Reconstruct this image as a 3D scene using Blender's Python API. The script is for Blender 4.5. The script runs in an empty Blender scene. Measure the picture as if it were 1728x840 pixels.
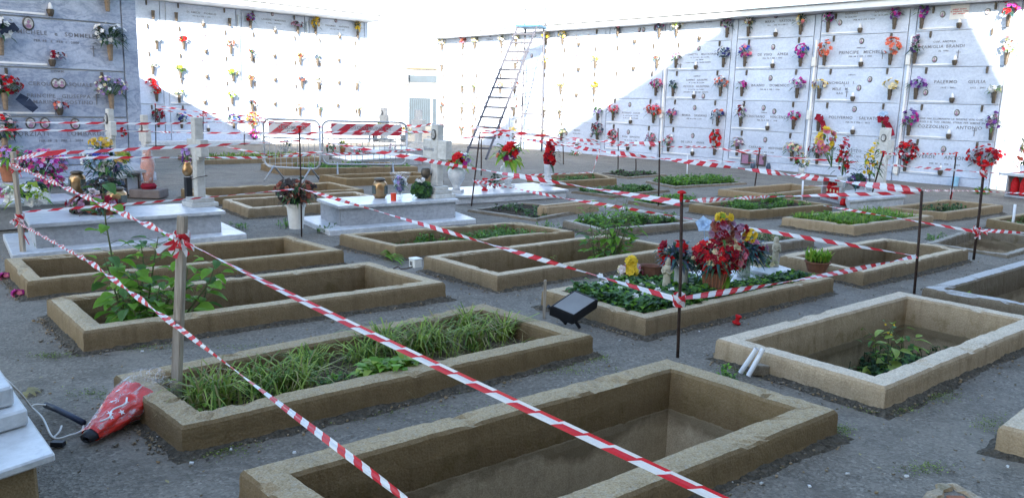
import bpy, bmesh, math, random
import numpy as np
from mathutils import Vector, Matrix, noise
from mathutils.geometry import delaunay_2d_cdt
SC = bpy.context.scene
COL = SC.collection
RAD = math.radians

# ------------------------------------------------------------------ camera
FPX, HOR, SLOPE, CAMH = 1320.0, 243.0, 0.0287, 1.42
_p = math.atan2(HOR, FPX); _r = math.atan(SLOPE)
_up = -np.array([-math.sin(_r)*math.cos(_p), math.cos(_r)*math.cos(_p), math.sin(_p)])
_Y = np.array([0, 0, 1.0]); _Y = _Y - (_Y@_up)*_up; _Y /= np.linalg.norm(_Y)
_X = np.cross(_Y, _up)
RC = np.array([_X, _Y, _up])
cam_d = bpy.data.cameras.new('camera'); cam = bpy.data.objects.new('camera', cam_d); COL.objects.link(cam)
cam_d.sensor_fit = 'HORIZONTAL'; cam_d.sensor_width = 36; cam_d.lens = FPX/1728*36
cam_d.clip_start = 0.05; cam_d.clip_end = 3000
_cx, _cy, _cz = RC@np.array([1, 0, 0.]), RC@np.array([0, -1, 0.]), RC@np.array([0, 0, -1.])
cam.matrix_world = Matrix(((_cx[0], _cy[0], _cz[0], 0), (_cx[1], _cy[1], _cz[1], 0), (_cx[2], _cy[2], _cz[2], CAMH), (0, 0, 0, 1)))
SC.camera = cam

# ------------------------------------------------------------------ sky, sun, exposure
SUN = Vector((0.174, 2.72, -1.0)).normalized()          # the way the light travels
elev = math.asin(-SUN.z)
world = bpy.data.worlds.new("World"); SC.world = world; world.use_nodes = True
nt = world.node_tree
sky = nt.nodes.new('ShaderNodeTexSky'); sky.sky_type = 'NISHITA'; sky.sun_disc = False
sky.sun_elevation = elev; sky.sun_rotation = math.pi + math.atan2(SUN.x, SUN.y)
sky.air_density = 1.0; sky.dust_density = 1.2; sky.ozone_density = 0.8
nt.links.new(sky.outputs[0], nt.nodes['Background'].inputs[0])
nt.nodes['Background'].inputs[1].default_value = 0.15
sl = bpy.data.lights.new('sun', 'SUN'); sl.energy = 5.0; sl.angle = RAD(0.5); sl.color = (1, .95, .86)
so = bpy.data.objects.new('sun', sl); COL.objects.link(so)
so.rotation_euler = SUN.to_track_quat('-Z', 'Y').to_euler(); so.location = (-3, -20, 20)
SC.view_settings.view_transform = 'Standard'; SC.view_settings.look = 'None'
SC.view_settings.exposure = 2.25; SC.view_settings.gamma = 1.0
SC.cycles.max_bounces = 6; SC.cycles.diffuse_bounces = 3; SC.cycles.glossy_bounces = 2
SC.cycles.transmission_bounces = 5; SC.cycles.transparent_max_bounces = 8

# ------------------------------------------------------------------ finding places
def ray(x, y): return RC@np.array([x-864, y-420, FPX])
def G(x, y, z=0.0):
    d = ray(x, y); t = (z-CAMH)/d[2]; return Vector((d[0]*t, d[1]*t, z))
def pxm(p):                                             # photograph pixels per metre at a point
    c = RC.T@(np.array(p)-[0, 0, CAMH]); return FPX/c[2]
def zat(p, py):                                         # height above p (x, y) that is seen on row py
    c = RC.T@(np.array([p[0], p[1], 0])-[0, 0, CAMH]); u = RC.T@np.array([0, 0, 1.0])
    k = (py-420)/FPX; return (k*c[2]-c[1])/(u[1]-k*u[2])
def Rr(x, y, dist):
    d = ray(x, y); d = d/np.linalg.norm(d)*dist; return Vector((d[0], d[1], d[2]+CAMH))
def onY(x, y, Y):
    d = ray(x, y); t = Y/d[1]; return Vector((d[0]*t, Y, d[2]*t+CAMH))
DA = Vector(RC@np.array([-366-864, 137-420, FPX])); DA.z = 0; DA.normalize()
DB = Vector(RC@np.array([2356-864, 215-420, FPX])); DB.z = 0; DB.normalize()

# ------------------------------------------------------------------ materials
def nodes(name, rough=.8, spec=.3):
    m = bpy.data.materials.new(name); m.use_nodes = True; n = m.node_tree
    b = n.nodes['Principled BSDF']; b.inputs['Roughness'].default_value = rough
    b.inputs['Specular IOR Level'].default_value = spec
    return m, n, b
def tex(n, kind, scale, detail=5, rough=.6, co=None, dist=0):
    if kind == 'noise':
        t = n.nodes.new('ShaderNodeTexNoise'); t.inputs['Detail'].default_value = detail
        t.inputs['Roughness'].default_value = rough; t.inputs['Distortion'].default_value = dist
    else:
        t = n.nodes.new('ShaderNodeTexVoronoi')
    t.inputs['Scale'].default_value = scale
    if co: n.links.new(co, t.inputs['Vector'])
    return t
def ramp(n, src, stops):
    r = n.nodes.new('ShaderNodeValToRGB'); e = r.color_ramp.elements
    e[0].position, e[0].color = stops[0][0], (*stops[0][1], 1); e[1].position, e[1].color = stops[-1][0], (*stops[-1][1], 1)
    for p, c in stops[1:-1]:
        k = e.new(p); k.color = (*c, 1)
    n.links.new(src, r.inputs[0]); return r.outputs[0]
def mix(n, f, a, b, mode='MIX'):
    x = n.nodes.new('ShaderNodeMix'); x.data_type = 'RGBA'; x.blend_type = mode
    for s, v in ((x.inputs[0], f), (x.inputs[6], a), (x.inputs[7], b)):
        if hasattr(v, 'links') or hasattr(v, 'is_output'): n.links.new(v, s)
        elif isinstance(v, tuple): s.default_value = (*v, 1)
        else: s.default_value = v
    return x.outputs[2]
def bump(n, b, src, strength, dist=.01, prev=None):
    k = n.nodes.new('ShaderNodeBump'); k.inputs['Strength'].default_value = strength; k.inputs['Distance'].default_value = dist
    n.links.new(src, k.inputs['Height'])
    if prev: n.links.new(prev, k.inputs['Normal'])
    n.links.new(k.outputs[0], b.inputs['Normal']); return k.outputs[0]
def geo(n): return n.nodes.new('ShaderNodeNewGeometry')
def sepz(n, src):
    s = n.nodes.new('ShaderNodeSeparateXYZ'); n.links.new(src, s.inputs[0]); return s.outputs[2]
def plain(name, c, rough=.6, var=.25, scale=12, spec=.3, metal=0, bmp=0, trans=0):
    m, n, b = nodes(name, rough, spec)
    co = n.nodes.new('ShaderNodeTexCoord').outputs['Object']
    t = tex(n, 'noise', scale, 4, .6, co)
    lo = tuple(max(0, x*(1-var)) for x in c); hi = tuple(min(1, x*(1+var)) for x in c)
    n.links.new(ramp(n, t.outputs[0], [(.3, lo), (.7, hi)]), b.inputs['Base Color'])
    b.inputs['Metallic'].default_value = metal
    if bmp: bump(n, b, t.outputs[0], bmp, .01)
    if trans:
        o = n.nodes['Material Output']; tr = n.nodes.new('ShaderNodeBsdfTranslucent'); mx = n.nodes.new('ShaderNodeMixShader')
        mx.inputs[0].default_value = trans; tr.inputs[0].default_value = (*hi, 1)
        n.links.new(b.outputs[0], mx.inputs[1]); n.links.new(tr.outputs[0], mx.inputs[2]); n.links.new(mx.outputs[0], o.inputs[0])
    return m
def mixf2(n, src, a, b_, lo, hi):
    f = n.nodes.new('ShaderNodeMapRange'); f.inputs[1].default_value = a; f.inputs[2].default_value = b_
    f.inputs[3].default_value = lo; f.inputs[4].default_value = hi; n.links.new(src, f.inputs[0]); return f.outputs[0]
def concrete(name, base, damp=.5, speck=1.0, white=0, grime_shade=.5, pit=False, grime_shadec=(.135, .083, .036)):
    m, n, b = nodes(name, .9, .2); g = geo(n); P = g.outputs['Position']
    big = tex(n, 'noise', 1.7, 6, .65, P); med = tex(n, 'noise', 9, 6, .7, P); fine = tex(n, 'noise', 140, 3, .7, P)
    vor = tex(n, 'vor', 85, co=P)
    lo = tuple(x*.55 for x in base); hi = tuple(min(1, x*1.25) for x in base)
    c = ramp(n, big.outputs[0], [(.3, lo), (.5, base), (.72, hi)])
    c = mix(n, .55, c, ramp(n, med.outputs[0], [(.25, tuple(x*.45 for x in base)), (.55, base), (.8, tuple(min(1, x*1.5) for x in base))]))
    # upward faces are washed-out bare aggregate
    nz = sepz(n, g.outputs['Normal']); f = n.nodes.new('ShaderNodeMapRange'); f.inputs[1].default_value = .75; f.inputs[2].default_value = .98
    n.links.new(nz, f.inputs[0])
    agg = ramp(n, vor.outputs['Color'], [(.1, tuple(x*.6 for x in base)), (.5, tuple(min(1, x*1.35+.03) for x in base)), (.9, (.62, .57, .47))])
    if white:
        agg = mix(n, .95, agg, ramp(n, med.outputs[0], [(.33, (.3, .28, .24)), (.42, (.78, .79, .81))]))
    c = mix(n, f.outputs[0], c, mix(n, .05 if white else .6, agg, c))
    c = mix(n, .35, c, ramp(n, fine.outputs[0], [(.35, (.05, .04, .03)), (.65, (.7, .62, .48))]))
    oi = n.nodes.new('ShaderNodeObjectInfo'); hs = n.nodes.new('ShaderNodeHueSaturation'); n.links.new(mixf2(n, oi.outputs['Random'], 0, 1, .72, 1.22), hs.inputs['Value']); n.links.new(mixf2(n, oi.outputs['Random'], 0, 1, 1.05, .8), hs.inputs['Saturation']); n.links.new(c, hs.inputs['Color']); c = hs.outputs[0]
    # damp green-black staining below and in patches, deepened to paint shade on the sides
    z = sepz(n, P); zz = n.nodes.new('ShaderNodeMath'); zz.operation = 'MULTIPLY_ADD'; zz.inputs[1].default_value = 2.2 if pit else -3.4; zz.inputs[2].default_value = .55 if pit else .28
    n.links.new(z, zz.inputs[0])
    ad = n.nodes.new('ShaderNodeMath'); ad.operation = 'ADD'; n.links.new(zz.outputs[0], ad.inputs[0]); n.links.new(big.outputs[0], ad.inputs[1])
    c = mix(n, mixf(n, ad.outputs[0], .60 if pit else .45, .74 if pit else 1.0, damp), c, (.085, .064, .036) if pit else (.07, .055, .033))
    # moss low on the sides
    lowz = n.nodes.new('ShaderNodeMapRange'); lowz.inputs[1].default_value = .085; lowz.inputs[2].default_value = .0; n.links.new(z, lowz.inputs[0])
    mm = n.nodes.new('ShaderNodeMath'); mm.operation = 'MULTIPLY'; n.links.new(lowz.outputs[0], mm.inputs[0]); n.links.new(mixf(n, med.outputs[0], .5, .62, 0 if pit else .6), mm.inputs[1]); c = mix(n, mm.outputs[0], c, (.07, .072, .022))
    # vertical run-off streaks
    mp = n.nodes.new('ShaderNodeMapping'); mp.inputs['Scale'].default_value = (14, 14, 1.2); n.links.new(P, mp.inputs[0])
    st = tex(n, 'noise', 1, 5, .7, mp.outputs[0])
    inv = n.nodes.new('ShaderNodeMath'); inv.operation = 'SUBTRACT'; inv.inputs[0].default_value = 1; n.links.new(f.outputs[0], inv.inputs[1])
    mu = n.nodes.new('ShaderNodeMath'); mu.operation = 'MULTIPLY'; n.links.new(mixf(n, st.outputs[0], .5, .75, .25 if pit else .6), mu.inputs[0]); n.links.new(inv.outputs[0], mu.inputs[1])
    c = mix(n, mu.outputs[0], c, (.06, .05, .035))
    sd = n.nodes.new('ShaderNodeMath'); sd.operation = 'MULTIPLY'; sd.inputs[1].default_value = grime_shade; n.links.new(inv.outputs[0], sd.inputs[0])
    c = mix(n, sd.outputs[0], c, grime_shadec)  # sides darkened by dirt, with their weaker sky light painted in
    n.links.new(c, b.inputs['Base Color'])
    p = bump(n, b, fine.outputs[0], .55, .004); p = bump(n, b, vor.outputs['Distance'], .35*speck, .006, p); bump(n, b, med.outputs[0], .5, .012, p)
    return m
def mixf(n, src, a, b_, amt):
    f = n.nodes.new('ShaderNodeMapRange'); f.inputs[1].default_value = a; f.inputs[2].default_value = b_; f.inputs[4].default_value = amt
    n.links.new(src, f.inputs[0]); return f.outputs[0]
def marble(name, base, vein, scale=3.0, strength=.6, rough=.3, obj_rand=True, grime_shade=.3):
    m, n, b = nodes(name, rough, .4)
    tc = n.nodes.new('ShaderNodeTexCoord').outputs['Object']
    if obj_rand:
        oi = n.nodes.new('ShaderNodeObjectInfo'); ad = n.nodes.new('ShaderNodeVectorMath'); ad.operation = 'MULTIPLY_ADD'
        cmb = n.nodes.new('ShaderNodeCombineXYZ'); n.links.new(oi.outputs['Random'], cmb.inputs[0]); n.links.new(oi.outputs['Random'], cmb.inputs[2])
        ad.inputs[1].default_value = (60, 60, 60); n.links.new(cmb.outputs[0], ad.inputs[0]); n.links.new(tc, ad.inputs[2]); tc = ad.outputs[0]
    mp = n.nodes.new('ShaderNodeMapping'); mp.inputs['Rotation'].default_value = (.3, .5, .2); mp.inputs['Scale'].default_value = (1, 1, 2.6)
    n.links.new(tc, mp.inputs[0])
    t = tex(n, 'noise', scale, 8, .6, mp.outputs[0], 1.2); t2 = tex(n, 'noise', scale*.6, 3, .5, mp.outputs[0], .5)
    v = ramp(n, t.outputs[0], [(.42, (0, 0, 0)), (.5, (1, 1, 1)), (.56, (0, 0, 0))])
    s = n.nodes.new('ShaderNodeMath'); s.operation = 'MULTIPLY'; s.inputs[1].default_value = strength; n.links.new(v, s.inputs[0])
    cloud = ramp(n, t2.outputs[0], [(.3, tuple(x*.4+y*.6 for x, y in zip(base, vein))), (.6, base)])
    c = mix(n, s.outputs[0], cloud, vein)
    d = tex(n, 'noise', 25, 4, .7, tc)
    c = mix(n, .12, c, ramp(n, d.outputs[0], [(.4, (.25, .23, .2)), (.6, (.9, .9, .9))]))
    g_ = tex(n, 'noise', 1.1, 7, .7, tc, .4); c = mix(n, mixf(n, g_.outputs[0], .5, .75, grime_shade), c, (.34, .31, .24))
    if obj_rand:
        hs = n.nodes.new('ShaderNodeHueSaturation'); n.links.new(mixf2(n, oi.outputs['Random'], 0, 1, .9, 1.06), hs.inputs['Value']); n.links.new(c, hs.inputs['Color']); c = hs.outputs[0]
    n.links.new(c, b.inputs['Base Color']); bump(n, b, d.outputs[0], .08, .004)
    return m
def glassy(name, c, alpha=.35, rough=.1):
    m, n, b = nodes(name, rough, .6); b.inputs['Base Color'].default_value = (*c, 1); b.inputs['Alpha'].default_value = alpha
    return m

M = {}
M['curb'] = concrete('curb_concrete', (.53, .38, .195), .5, grime_shade=.62)
M['curb_pale'] = concrete('pale_curb_concrete', (.56, .42, .26), .36, grime_shade=.5, grime_shadec=(.33, .215, .105))
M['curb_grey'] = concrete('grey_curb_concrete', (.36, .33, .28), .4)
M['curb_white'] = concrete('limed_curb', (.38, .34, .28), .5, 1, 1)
M['marble'] = marble('white_marble', (.68, .69, .70), (.36, .39, .43), 2.2, .55)
M['marble_wall'] = marble('slab_marble', (.555, .625, .745), (.43, .495, .62), 1.6, .55, .4, True, .08)
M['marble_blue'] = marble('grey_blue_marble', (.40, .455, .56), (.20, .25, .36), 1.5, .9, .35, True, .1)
M['marble_grey'] = marble('grey_marble', (.40, .41, .43), (.26, .27, .29), 3, .6, .4)
M['marble_old'] = marble('old_marble', (.62, .60, .55), (.42, .40, .36), 2.2, .5, .55)
M['plaster'] = plain('white_plaster', (.72, .73, .74), .8, .06, 3)
M['joint'] = plain('dark_joint', (.12, .12, .13), .9, .2)
M['bronze'] = plain('bronze', (.10, .08, .06), .5, .35, 20, .5, .4)
M['bronze_bright'] = plain('polished_bronze', (.42, .26, .13), .28, .35, 9, .5, .85)
M['steel'] = plain('galvanised_steel', (.36, .38, .40), .45, .2, 30, .5, .6)
M['iron'] = plain('rusty_iron', (.055, .035, .028), .85, .4, 40, .3, .2)
M['wood'] = None
M['red'] = plain('red_plastic', (.62, .03, .03), .4, .15, 12)
M['white'] = plain('white_paint', (.8, .8, .8), .5, .06, 8)
M['black'] = plain('black_plastic', (.02, .022, .028), .4, .2)
M['navy'] = plain('dark_blue_ribbon', (.02, .03, .06), .5, .2)
M['blue'] = plain('pale_blue_paint', (.30, .55, .72), .5, .15)
M['shutter'] = plain('blue_shutter', (.018, .036, .055), .5, .2, 2)
M['yellow_wall'] = plain('yellow_cornice', (.24, .21, .14), .8, .1, 2)
M['terracotta'] = plain('terracotta', (.33, .13, .07), .85, .25, 10)
M['clay'] = plain('brown_clay', (.18, .08, .05), .85, .3, 10)
M['statue'] = plain('weathered_statue', (.42, .38, .29), .85, .25, 30, .2, 0, .3)
M['letter'] = plain('letter_metal', (.19, .19, .21), .5, .2)
M['photo_rim'] = plain('photo_rim', (.10, .095, .09), .4, .2, 20, .5, .5)
M['pic'] = plain('photo_enamel', (.45, .44, .42), .25, .6, 22)
M['paper'] = plain('paper', (.75, .73, .70), .8, .05)
M['glass'] = glassy('clear_glass', (.75, .8, .8), .35)
M['wrap'] = glassy('clear_wrapping', (.85, .87, .9), .08, .15)
def crease(m):
    n = m.node_tree; b = n.nodes['Principled BSDF']; co = n.nodes.new('ShaderNodeTexCoord').outputs['Object']; mp = n.nodes.new('ShaderNodeMapping'); mp.inputs['Scale'].default_value = (7, 30, 30); n.links.new(co, mp.inputs[0])
    t = tex(n, 'noise', 1, 5, .7, mp.outputs[0], .8); n.links.new(mixf2(n, t.outputs[0], .52, .66, .06, .62), b.inputs['Alpha']); bump(n, b, t.outputs[0], .6, .01)
crease(M['wrap'])
M['panel'] = plain('solar_panel_glass', (.32, .36, .42), .25, .2, 3, .6)
M['cord'] = plain('white_cord', (.72, .71, .67), .6, .1)
M['pvc'] = plain('white_pvc', (.78, .79, .82), .35, .06)
M['far_block'] = plain('beige_render', (.45, .40, .33), .9, .1, 1)
def wood_mat():
    m, n, b = nodes('weathered_wood', .85, .2); co = n.nodes.new('ShaderNodeTexCoord').outputs['Object']
    mp = n.nodes.new('ShaderNodeMapping'); mp.inputs['Scale'].default_value = (60, 60, 3); n.links.new(co, mp.inputs[0])
    t = tex(n, 'noise', 1, 6, .7, mp.outputs[0]); n.links.new(ramp(n, t.outputs[0], [(.3, (.19, .15, .115)), (.55, (.37, .32, .26)), (.8, (.5, .46, .4))]), b.inputs['Base Color'])
    bump(n, b, t.outputs[0], .5, .004); return m
M['wood'] = wood_mat()
def asphalt():
    m, n, b = nodes('asphalt', .85, .35); P = geo(n).outputs['Position']
    sp = tex(n, 'vor', 85, co=P); fi = tex(n, 'noise', 260, 3, .8, P); me = tex(n, 'noise', 5, 7, .7, P); bg = tex(n, 'noise', .55, 6, .62, P, .6)
    c = ramp(n, sp.outputs['Color'], [(.05, (.065, .055, .042)), (.45, (.195, .168, .13)), (.8, (.31, .27, .215)), (1, (.55, .50, .42))])
    c = mix(n, .5, c, ramp(n, fi.outputs[0], [(.3, (.04, .037, .032)), (.7, (.32, .29, .245))]))
    c = mix(n, mixf(n, me.outputs[0], .42, .72, .5), c, (.23, .205, .168))
    c = mix(n, mixf(n, bg.outputs[0], .5, .72, .45), c, (.10, .093, .082))
    cv = n.nodes.new('ShaderNodeTexVoronoi'); cv.feature = 'DISTANCE_TO_EDGE'; cv.inputs['Scale'].default_value = .8
    dn = tex(n, 'noise', 2.5, 5, .7, P); dv = n.nodes.new('ShaderNodeVectorMath'); dv.operation = 'MULTIPLY_ADD'; dv.inputs[1].default_value = (.9, .9, .9); n.links.new(dn.outputs[1], dv.inputs[0]); n.links.new(P, dv.inputs[2]); n.links.new(dv.outputs[0], cv.inputs['Vector'])
    c = mix(n, mixf2(n, cv.outputs[0], .001, .009, .4, 0), c, (.045, .04, .034))
    pa = tex(n, 'noise', 2.2, 8, .8, P, 1.0); c = mix(n, mixf(n, pa.outputs[0], .50, .60, .5), c, (.10, .088, .072)); pb = tex(n, 'noise', .9, 8, .75, P, .8); c = mix(n, mixf(n, pb.outputs[0], .52, .64, .55), c, (.27, .24, .195))
    mo = tex(n, 'noise', 1.3, 6, .75, P, .3)
    c = mix(n, mixf(n, mo.outputs[0], .64, .74, .55), c, (.075, .082, .035))
    n.links.new(c, b.inputs['Base Color'])
    n.links.new(mixf2(n, bg.outputs[0], .5, .72, .9, .5), b.inputs['Roughness'])
    p = bump(n, b, sp.outputs['Distance'], .6, .008); p = bump(n, b, fi.outputs[0], .5, .004, p); bump(n, b, me.outputs[0], .5, .03, p)
    return m
M['asphalt'] = asphalt()
def soil_mat(name, a, b_):
    m, n, b = nodes(name, .95, .1); P = geo(n).outputs['Position']
    t = tex(n, 'noise', 45, 6, .75, P); v = tex(n, 'vor', 60, co=P)
    c = mix(n, .4, ramp(n, t.outputs[0], [(.3, a), (.7, b_)]), ramp(n, v.outputs['Color'], [(.2, a), (.8, b_), (1, (.3, .27, .22))]))
    n.links.new(c, b.inputs['Base Color']); p = bump(n, b, t.outputs[0], .9, .02); bump(n, b, v.outputs['Distance'], .7, .02, p); return m
M['soil'] = soil_mat('dark_soil', (.025, .02, .014), (.11, .085, .06))
M['litter'] = soil_mat('dry_litter', (.055, .045, .032), (.23, .185, .125)); M['dirt'] = soil_mat('kerb_dirt', (.06, .052, .04), (.19, .165, .13))
def green(name, c, tr=.25): return plain(name, c, .55, .45, 7, .25, 0, 0, tr)
M['grass'] = green('grass', (.10, .19, .035)); M['grass2'] = green('pale_grass', (.27, .36, .07)); M['dry'] = green('dry_grass', (.3, .26, .12))
M['leaf'] = green('leaf_bright', (.15, .31, .035), .35); M['leaf2'] = green('leaf_mid', (.07, .16, .04)); M['dark'] = green('leaf_dark', (.03, .07, .035), .1)
M['teal'] = green('leaf_teal', (.035, .10, .10), .1); M['lime'] = green('leaf_lime', (.28, .38, .05), .3); M['moss'] = green('moss', (.09, .12, .02), 0)
M['brownleaf'] = green('leaf_brown', (.06, .045, .04), .1); M['stem'] = plain('stem', (.10, .12, .05), .7)
PC = {'red': (.62, .02, .025), 'dred': (.27, .012, .03), 'pink': (.72, .22, .30), 'magenta': (.55, .05, .33), 'purple': (.20, .07, .33), 'lilac': (.46, .32, .62),
      'coral': (.72, .20, .13), 'orange': (.75, .28, .05), 'yellow': (.78, .55, .05), 'cream': (.75, .66, .42), 'wht': (.80, .79, .76), 'navyf': (.04, .05, .20),
      'blu': (.06, .10, .50), 'mauve': (.36, .20, .30), 'slate': (.08, .11, .16), 'pale': (.70, .60, .60), 'tan': (.62, .42, .14), 'skyb': (.42, .58, .80), 'rust': (.28, .09, .06)}
for k, c in PC.items(): M[k] = plain('petal_'+k, c, .7, .3, 40, .2, 0, 0, .2)
def tape_mat():
    m, n, b = nodes('tape', .35, .4); uv = n.nodes.new('ShaderNodeUVMap'); s = n.nodes.new('ShaderNodeSeparateXYZ'); n.links.new(uv.outputs[0], s.inputs[0])
    a = n.nodes.new('ShaderNodeMath'); a.operation = 'MULTIPLY_ADD'; a.inputs[1].default_value = .3; n.links.new(s.outputs[1], a.inputs[0]); n.links.new(s.outputs[0], a.inputs[2])
    fr = n.nodes.new('ShaderNodeMath'); fr.operation = 'FRACT'; n.links.new(a.outputs[0], fr.inputs[0])
    gt = n.nodes.new('ShaderNodeMath'); gt.operation = 'GREATER_THAN'; gt.inputs[1].default_value = .5; n.links.new(fr.outputs[0], gt.inputs[0])
    c = mix(n, gt.outputs[0], (.80, .79, .80), (.66, .03, .045)); n.links.new(c, b.inputs['Base Color'])
    o = n.nodes['Material Output']; tr = n.nodes.new('ShaderNodeBsdfTranslucent'); n.links.new(c, tr.inputs[0]); mx = n.nodes.new('ShaderNodeMixShader'); mx.inputs[0].default_value = .3
    n.links.new(b.outputs[0], mx.inputs[1]); n.links.new(tr.outputs[0], mx.inputs[2]); n.links.new(mx.outputs[0], o.inputs[0]); return m
M['tape'] = tape_mat()
def stripe_mat():
    m, n, b = nodes('hazard_stripes', .4, .4); uv = n.nodes.new('ShaderNodeUVMap'); s = n.nodes.new('ShaderNodeSeparateXYZ'); n.links.new(uv.outputs[0], s.inputs[0])
    a = n.nodes.new('ShaderNodeMath'); a.operation = 'ADD'; n.links.new(s.outputs[0], a.inputs[0]); n.links.new(s.outputs[1], a.inputs[1])
    fr = n.nodes.new('ShaderNodeMath'); fr.operation = 'FRACT'; n.links.new(a.outputs[0], fr.inputs[0])
    gt = n.nodes.new('ShaderNodeMath'); gt.operation = 'GREATER_THAN'; gt.inputs[1].default_value = .5; n.links.new(fr.outputs[0], gt.inputs[0])
    n.links.new(mix(n, gt.outputs[0], (.36, .02, .04), (.48, .48, .5)), b.inputs['Base Color']); return m
M['stripes'] = stripe_mat()

# ------------------------------------------------------------------ mesh helpers
WM = {}
def T(x, y, z): return Matrix.Translation((x, y, z))
def frame(o, x, z=Vector((0, 0, 1))):
    x = Vector(x).normalized(); z = Vector(z); y = z.cross(x).normalized(); z = x.cross(y)
    m = Matrix.Identity(4)
    for i in range(3): m[i][0], m[i][1], m[i][2], m[i][3] = x[i], y[i], z[i], o[i]
    return m
class MB:
    def __init__(s): s.v = []; s.f = []; s.m = []; s.uv = {}
    def face(s, pts, mat=0, uv=None):
        i = len(s.v); s.v += [tuple(p) for p in pts]; s.f.append(tuple(range(i, i+len(pts)))); s.m.append(mat)
        if uv: s.uv[len(s.f)-1] = uv
    def box(s, c, d, X=None, mat=0, taper=1.0):
        X = X or Matrix.Identity(4); i = len(s.v); hx, hy, hz = d[0]/2, d[1]/2, d[2]/2
        for z in (-hz, hz):
            k = taper if z > 0 else 1
            for x, y in ((-hx, -hy), (hx, -hy), (hx, hy), (-hx, hy)): s.v.append(tuple(X@Vector((c[0]+x*k, c[1]+y*k, c[2]+z))))
        for f in ((0, 3, 2, 1), (4, 5, 6, 7), (0, 1, 5, 4), (1, 2, 6, 5), (2, 3, 7, 6), (3, 0, 4, 7)): s.f.append(tuple(i+k for k in f)); s.m.append(mat)
        return s
    def prism(s, quad, z0, z1, mat=0, cap=True):
        i = len(s.v); n = len(quad)
        for z in (z0, z1):
            for p in quad: s.v.append((p[0], p[1], z))
        for k in range(n):
            a, b = i+k, i+(k+1) % n; s.f.append((a, b, b+n, a+n)); s.m.append(mat)
        if cap: s.f += [tuple(range(i+n-1, i-1, -1)), tuple(range(i+n, i+2*n))]; s.m += [mat, mat]
        return s
    def tube(s, pts, r, n=8, mat=0, cap=True):
        pts = [Vector(p) for p in pts]; rr = r if isinstance(r, (list, tuple)) else [r]*len(pts); i = len(s.v); up = None
        for k, p in enumerate(pts):
            t = (pts[min(k+1, len(pts)-1)]-pts[max(k-1, 0)]).normalized()
            if up is None: up = Vector((0, 0, 1)) if abs(t.z) < .9 else Vector((1, 0, 0))
            a = (up-t*up.dot(t)).normalized(); b = t.cross(a); up = a
            for j in range(n):
                w = 2*math.pi*j/n; s.v.append(tuple(p+(a*math.cos(w)+b*math.sin(w))*rr[k]))
        for k in range(len(pts)-1):
            for j in range(n):
                a = i+k*n+j; b = i+k*n+(j+1) % n; s.f.append((a, b, b+n, a+n)); s.m.append(mat)
        if cap:
            s.f += [tuple(range(i+n-1, i-1, -1)), tuple(range(i+(len(pts)-1)*n, i+len(pts)*n))]; s.m += [mat, mat]
        return s
    def lathe(s, prof, n=16, X=None, mat=0, sx=1, sy=1, wob=0):
        X = X or Matrix.Identity(4); i = len(s.v)
        for r, z in prof:
            for j in range(n):
                w = 2*math.pi*j/n; q = 1+wob*math.sin(j*2.4+z*9)
                s.v.append(tuple(X@Vector((r*q*math.cos(w)*sx, r*q*math.sin(w)*sy, z))))
        for k in range(len(prof)-1):
            for j in range(n):
                a = i+k*n+j; b = i+k*n+(j+1) % n; s.f.append((a, b, b+n, a+n)); s.m.append(mat)
        s.f += [tuple(range(i+n-1, i-1, -1)), tuple(range(i+(len(prof)-1)*n, i+len(prof)*n))]; s.m += [mat, mat]
        return s
    def build(s, name, mats, parent=None, local=False, smooth=False, bevel=0, kind=None, seg=1):
        me = bpy.data.meshes.new(name)
        v = s.v
        if parent is not None and not local and parent in WM:
            a = np.array(v, dtype=float).reshape(-1, 3); w = np.array(WM[parent].inverted()); v = (a@w[:3, :3].T+w[:3, 3]).tolist()
        me.from_pydata(v, [], s.f)
        for m in (mats if isinstance(mats, (list, tuple)) else [mats]): me.materials.append(M[m] if isinstance(m, str) else m)
        if s.uv:
            u = me.uv_layers.new(name='uv')
            for p in me.polygons:
                if p.index in s.uv:
                    for k, li in enumerate(p.loop_indices): u.data[li].uv = s.uv[p.index][k]
        if any(s.m): me.polygons.foreach_set('material_index', s.m)
        if smooth: me.polygons.foreach_set('use_smooth', [True]*len(me.polygons))
        if bevel:
            bm = bmesh.new(); bm.from_mesh(me); bmesh.ops.remove_doubles(bm, verts=bm.verts, dist=1e-5)
            es = [e for e in bm.edges if len(e.link_faces) == 2 and e.calc_face_angle(0) > .5]
            bmesh.ops.bevel(bm, geom=es, offset=bevel, segments=seg, affect='EDGES'); bm.to_mesh(me); bm.free()
        me.update()
        o = bpy.data.objects.new(name, me); COL.objects.link(o)
        if parent is not None:
            o.parent = parent
            if parent in WM: WM[o] = WM[parent]
        if kind: o['kind'] = kind
        return o
def tag(o, label=None, cat=None, group=None, kind=None):
    if label: o['label'] = label
    if cat: o['category'] = cat
    if group: o['group'] = group
    if kind: o['kind'] = kind
    return o
def thing(name, label, cat, loc=(0, 0, 0), group=None, X=None):
    o = bpy.data.objects.new(name, None); COL.objects.link(o); o.empty_display_size = .1
    m = X if X is not None else Matrix.Translation(Vector(loc)); o.matrix_world = m; WM[o] = m.copy()
    return tag(o, label, cat, group)
def nz(p, s=1.0): return noise.noise(Vector(p)*s)
M['candle_red'] = plain('candle_red', (.75, .07, .03), .4, .1); M['clay_grey'] = plain('brown_grey_stone', (.17, .14, .13), .8, .2)
M['redfilm'] = plain('red_film', (.62, .03, .02), .22, .3, 12, .6); M['glass_dark'] = plain('dark_lantern_glass', (.10, .12, .11), .15, .3, 10, .6)
M['ladder'] = plain('ladder_steel', (.075, .075, .09), .5, .2); M['ladder_blue'] = plain('ladder_blue', (.05, .14, .22), .5, .2)
M['salmon'] = plain('salmon_clay', (.50, .24, .18), .7, .25, 14)
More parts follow.
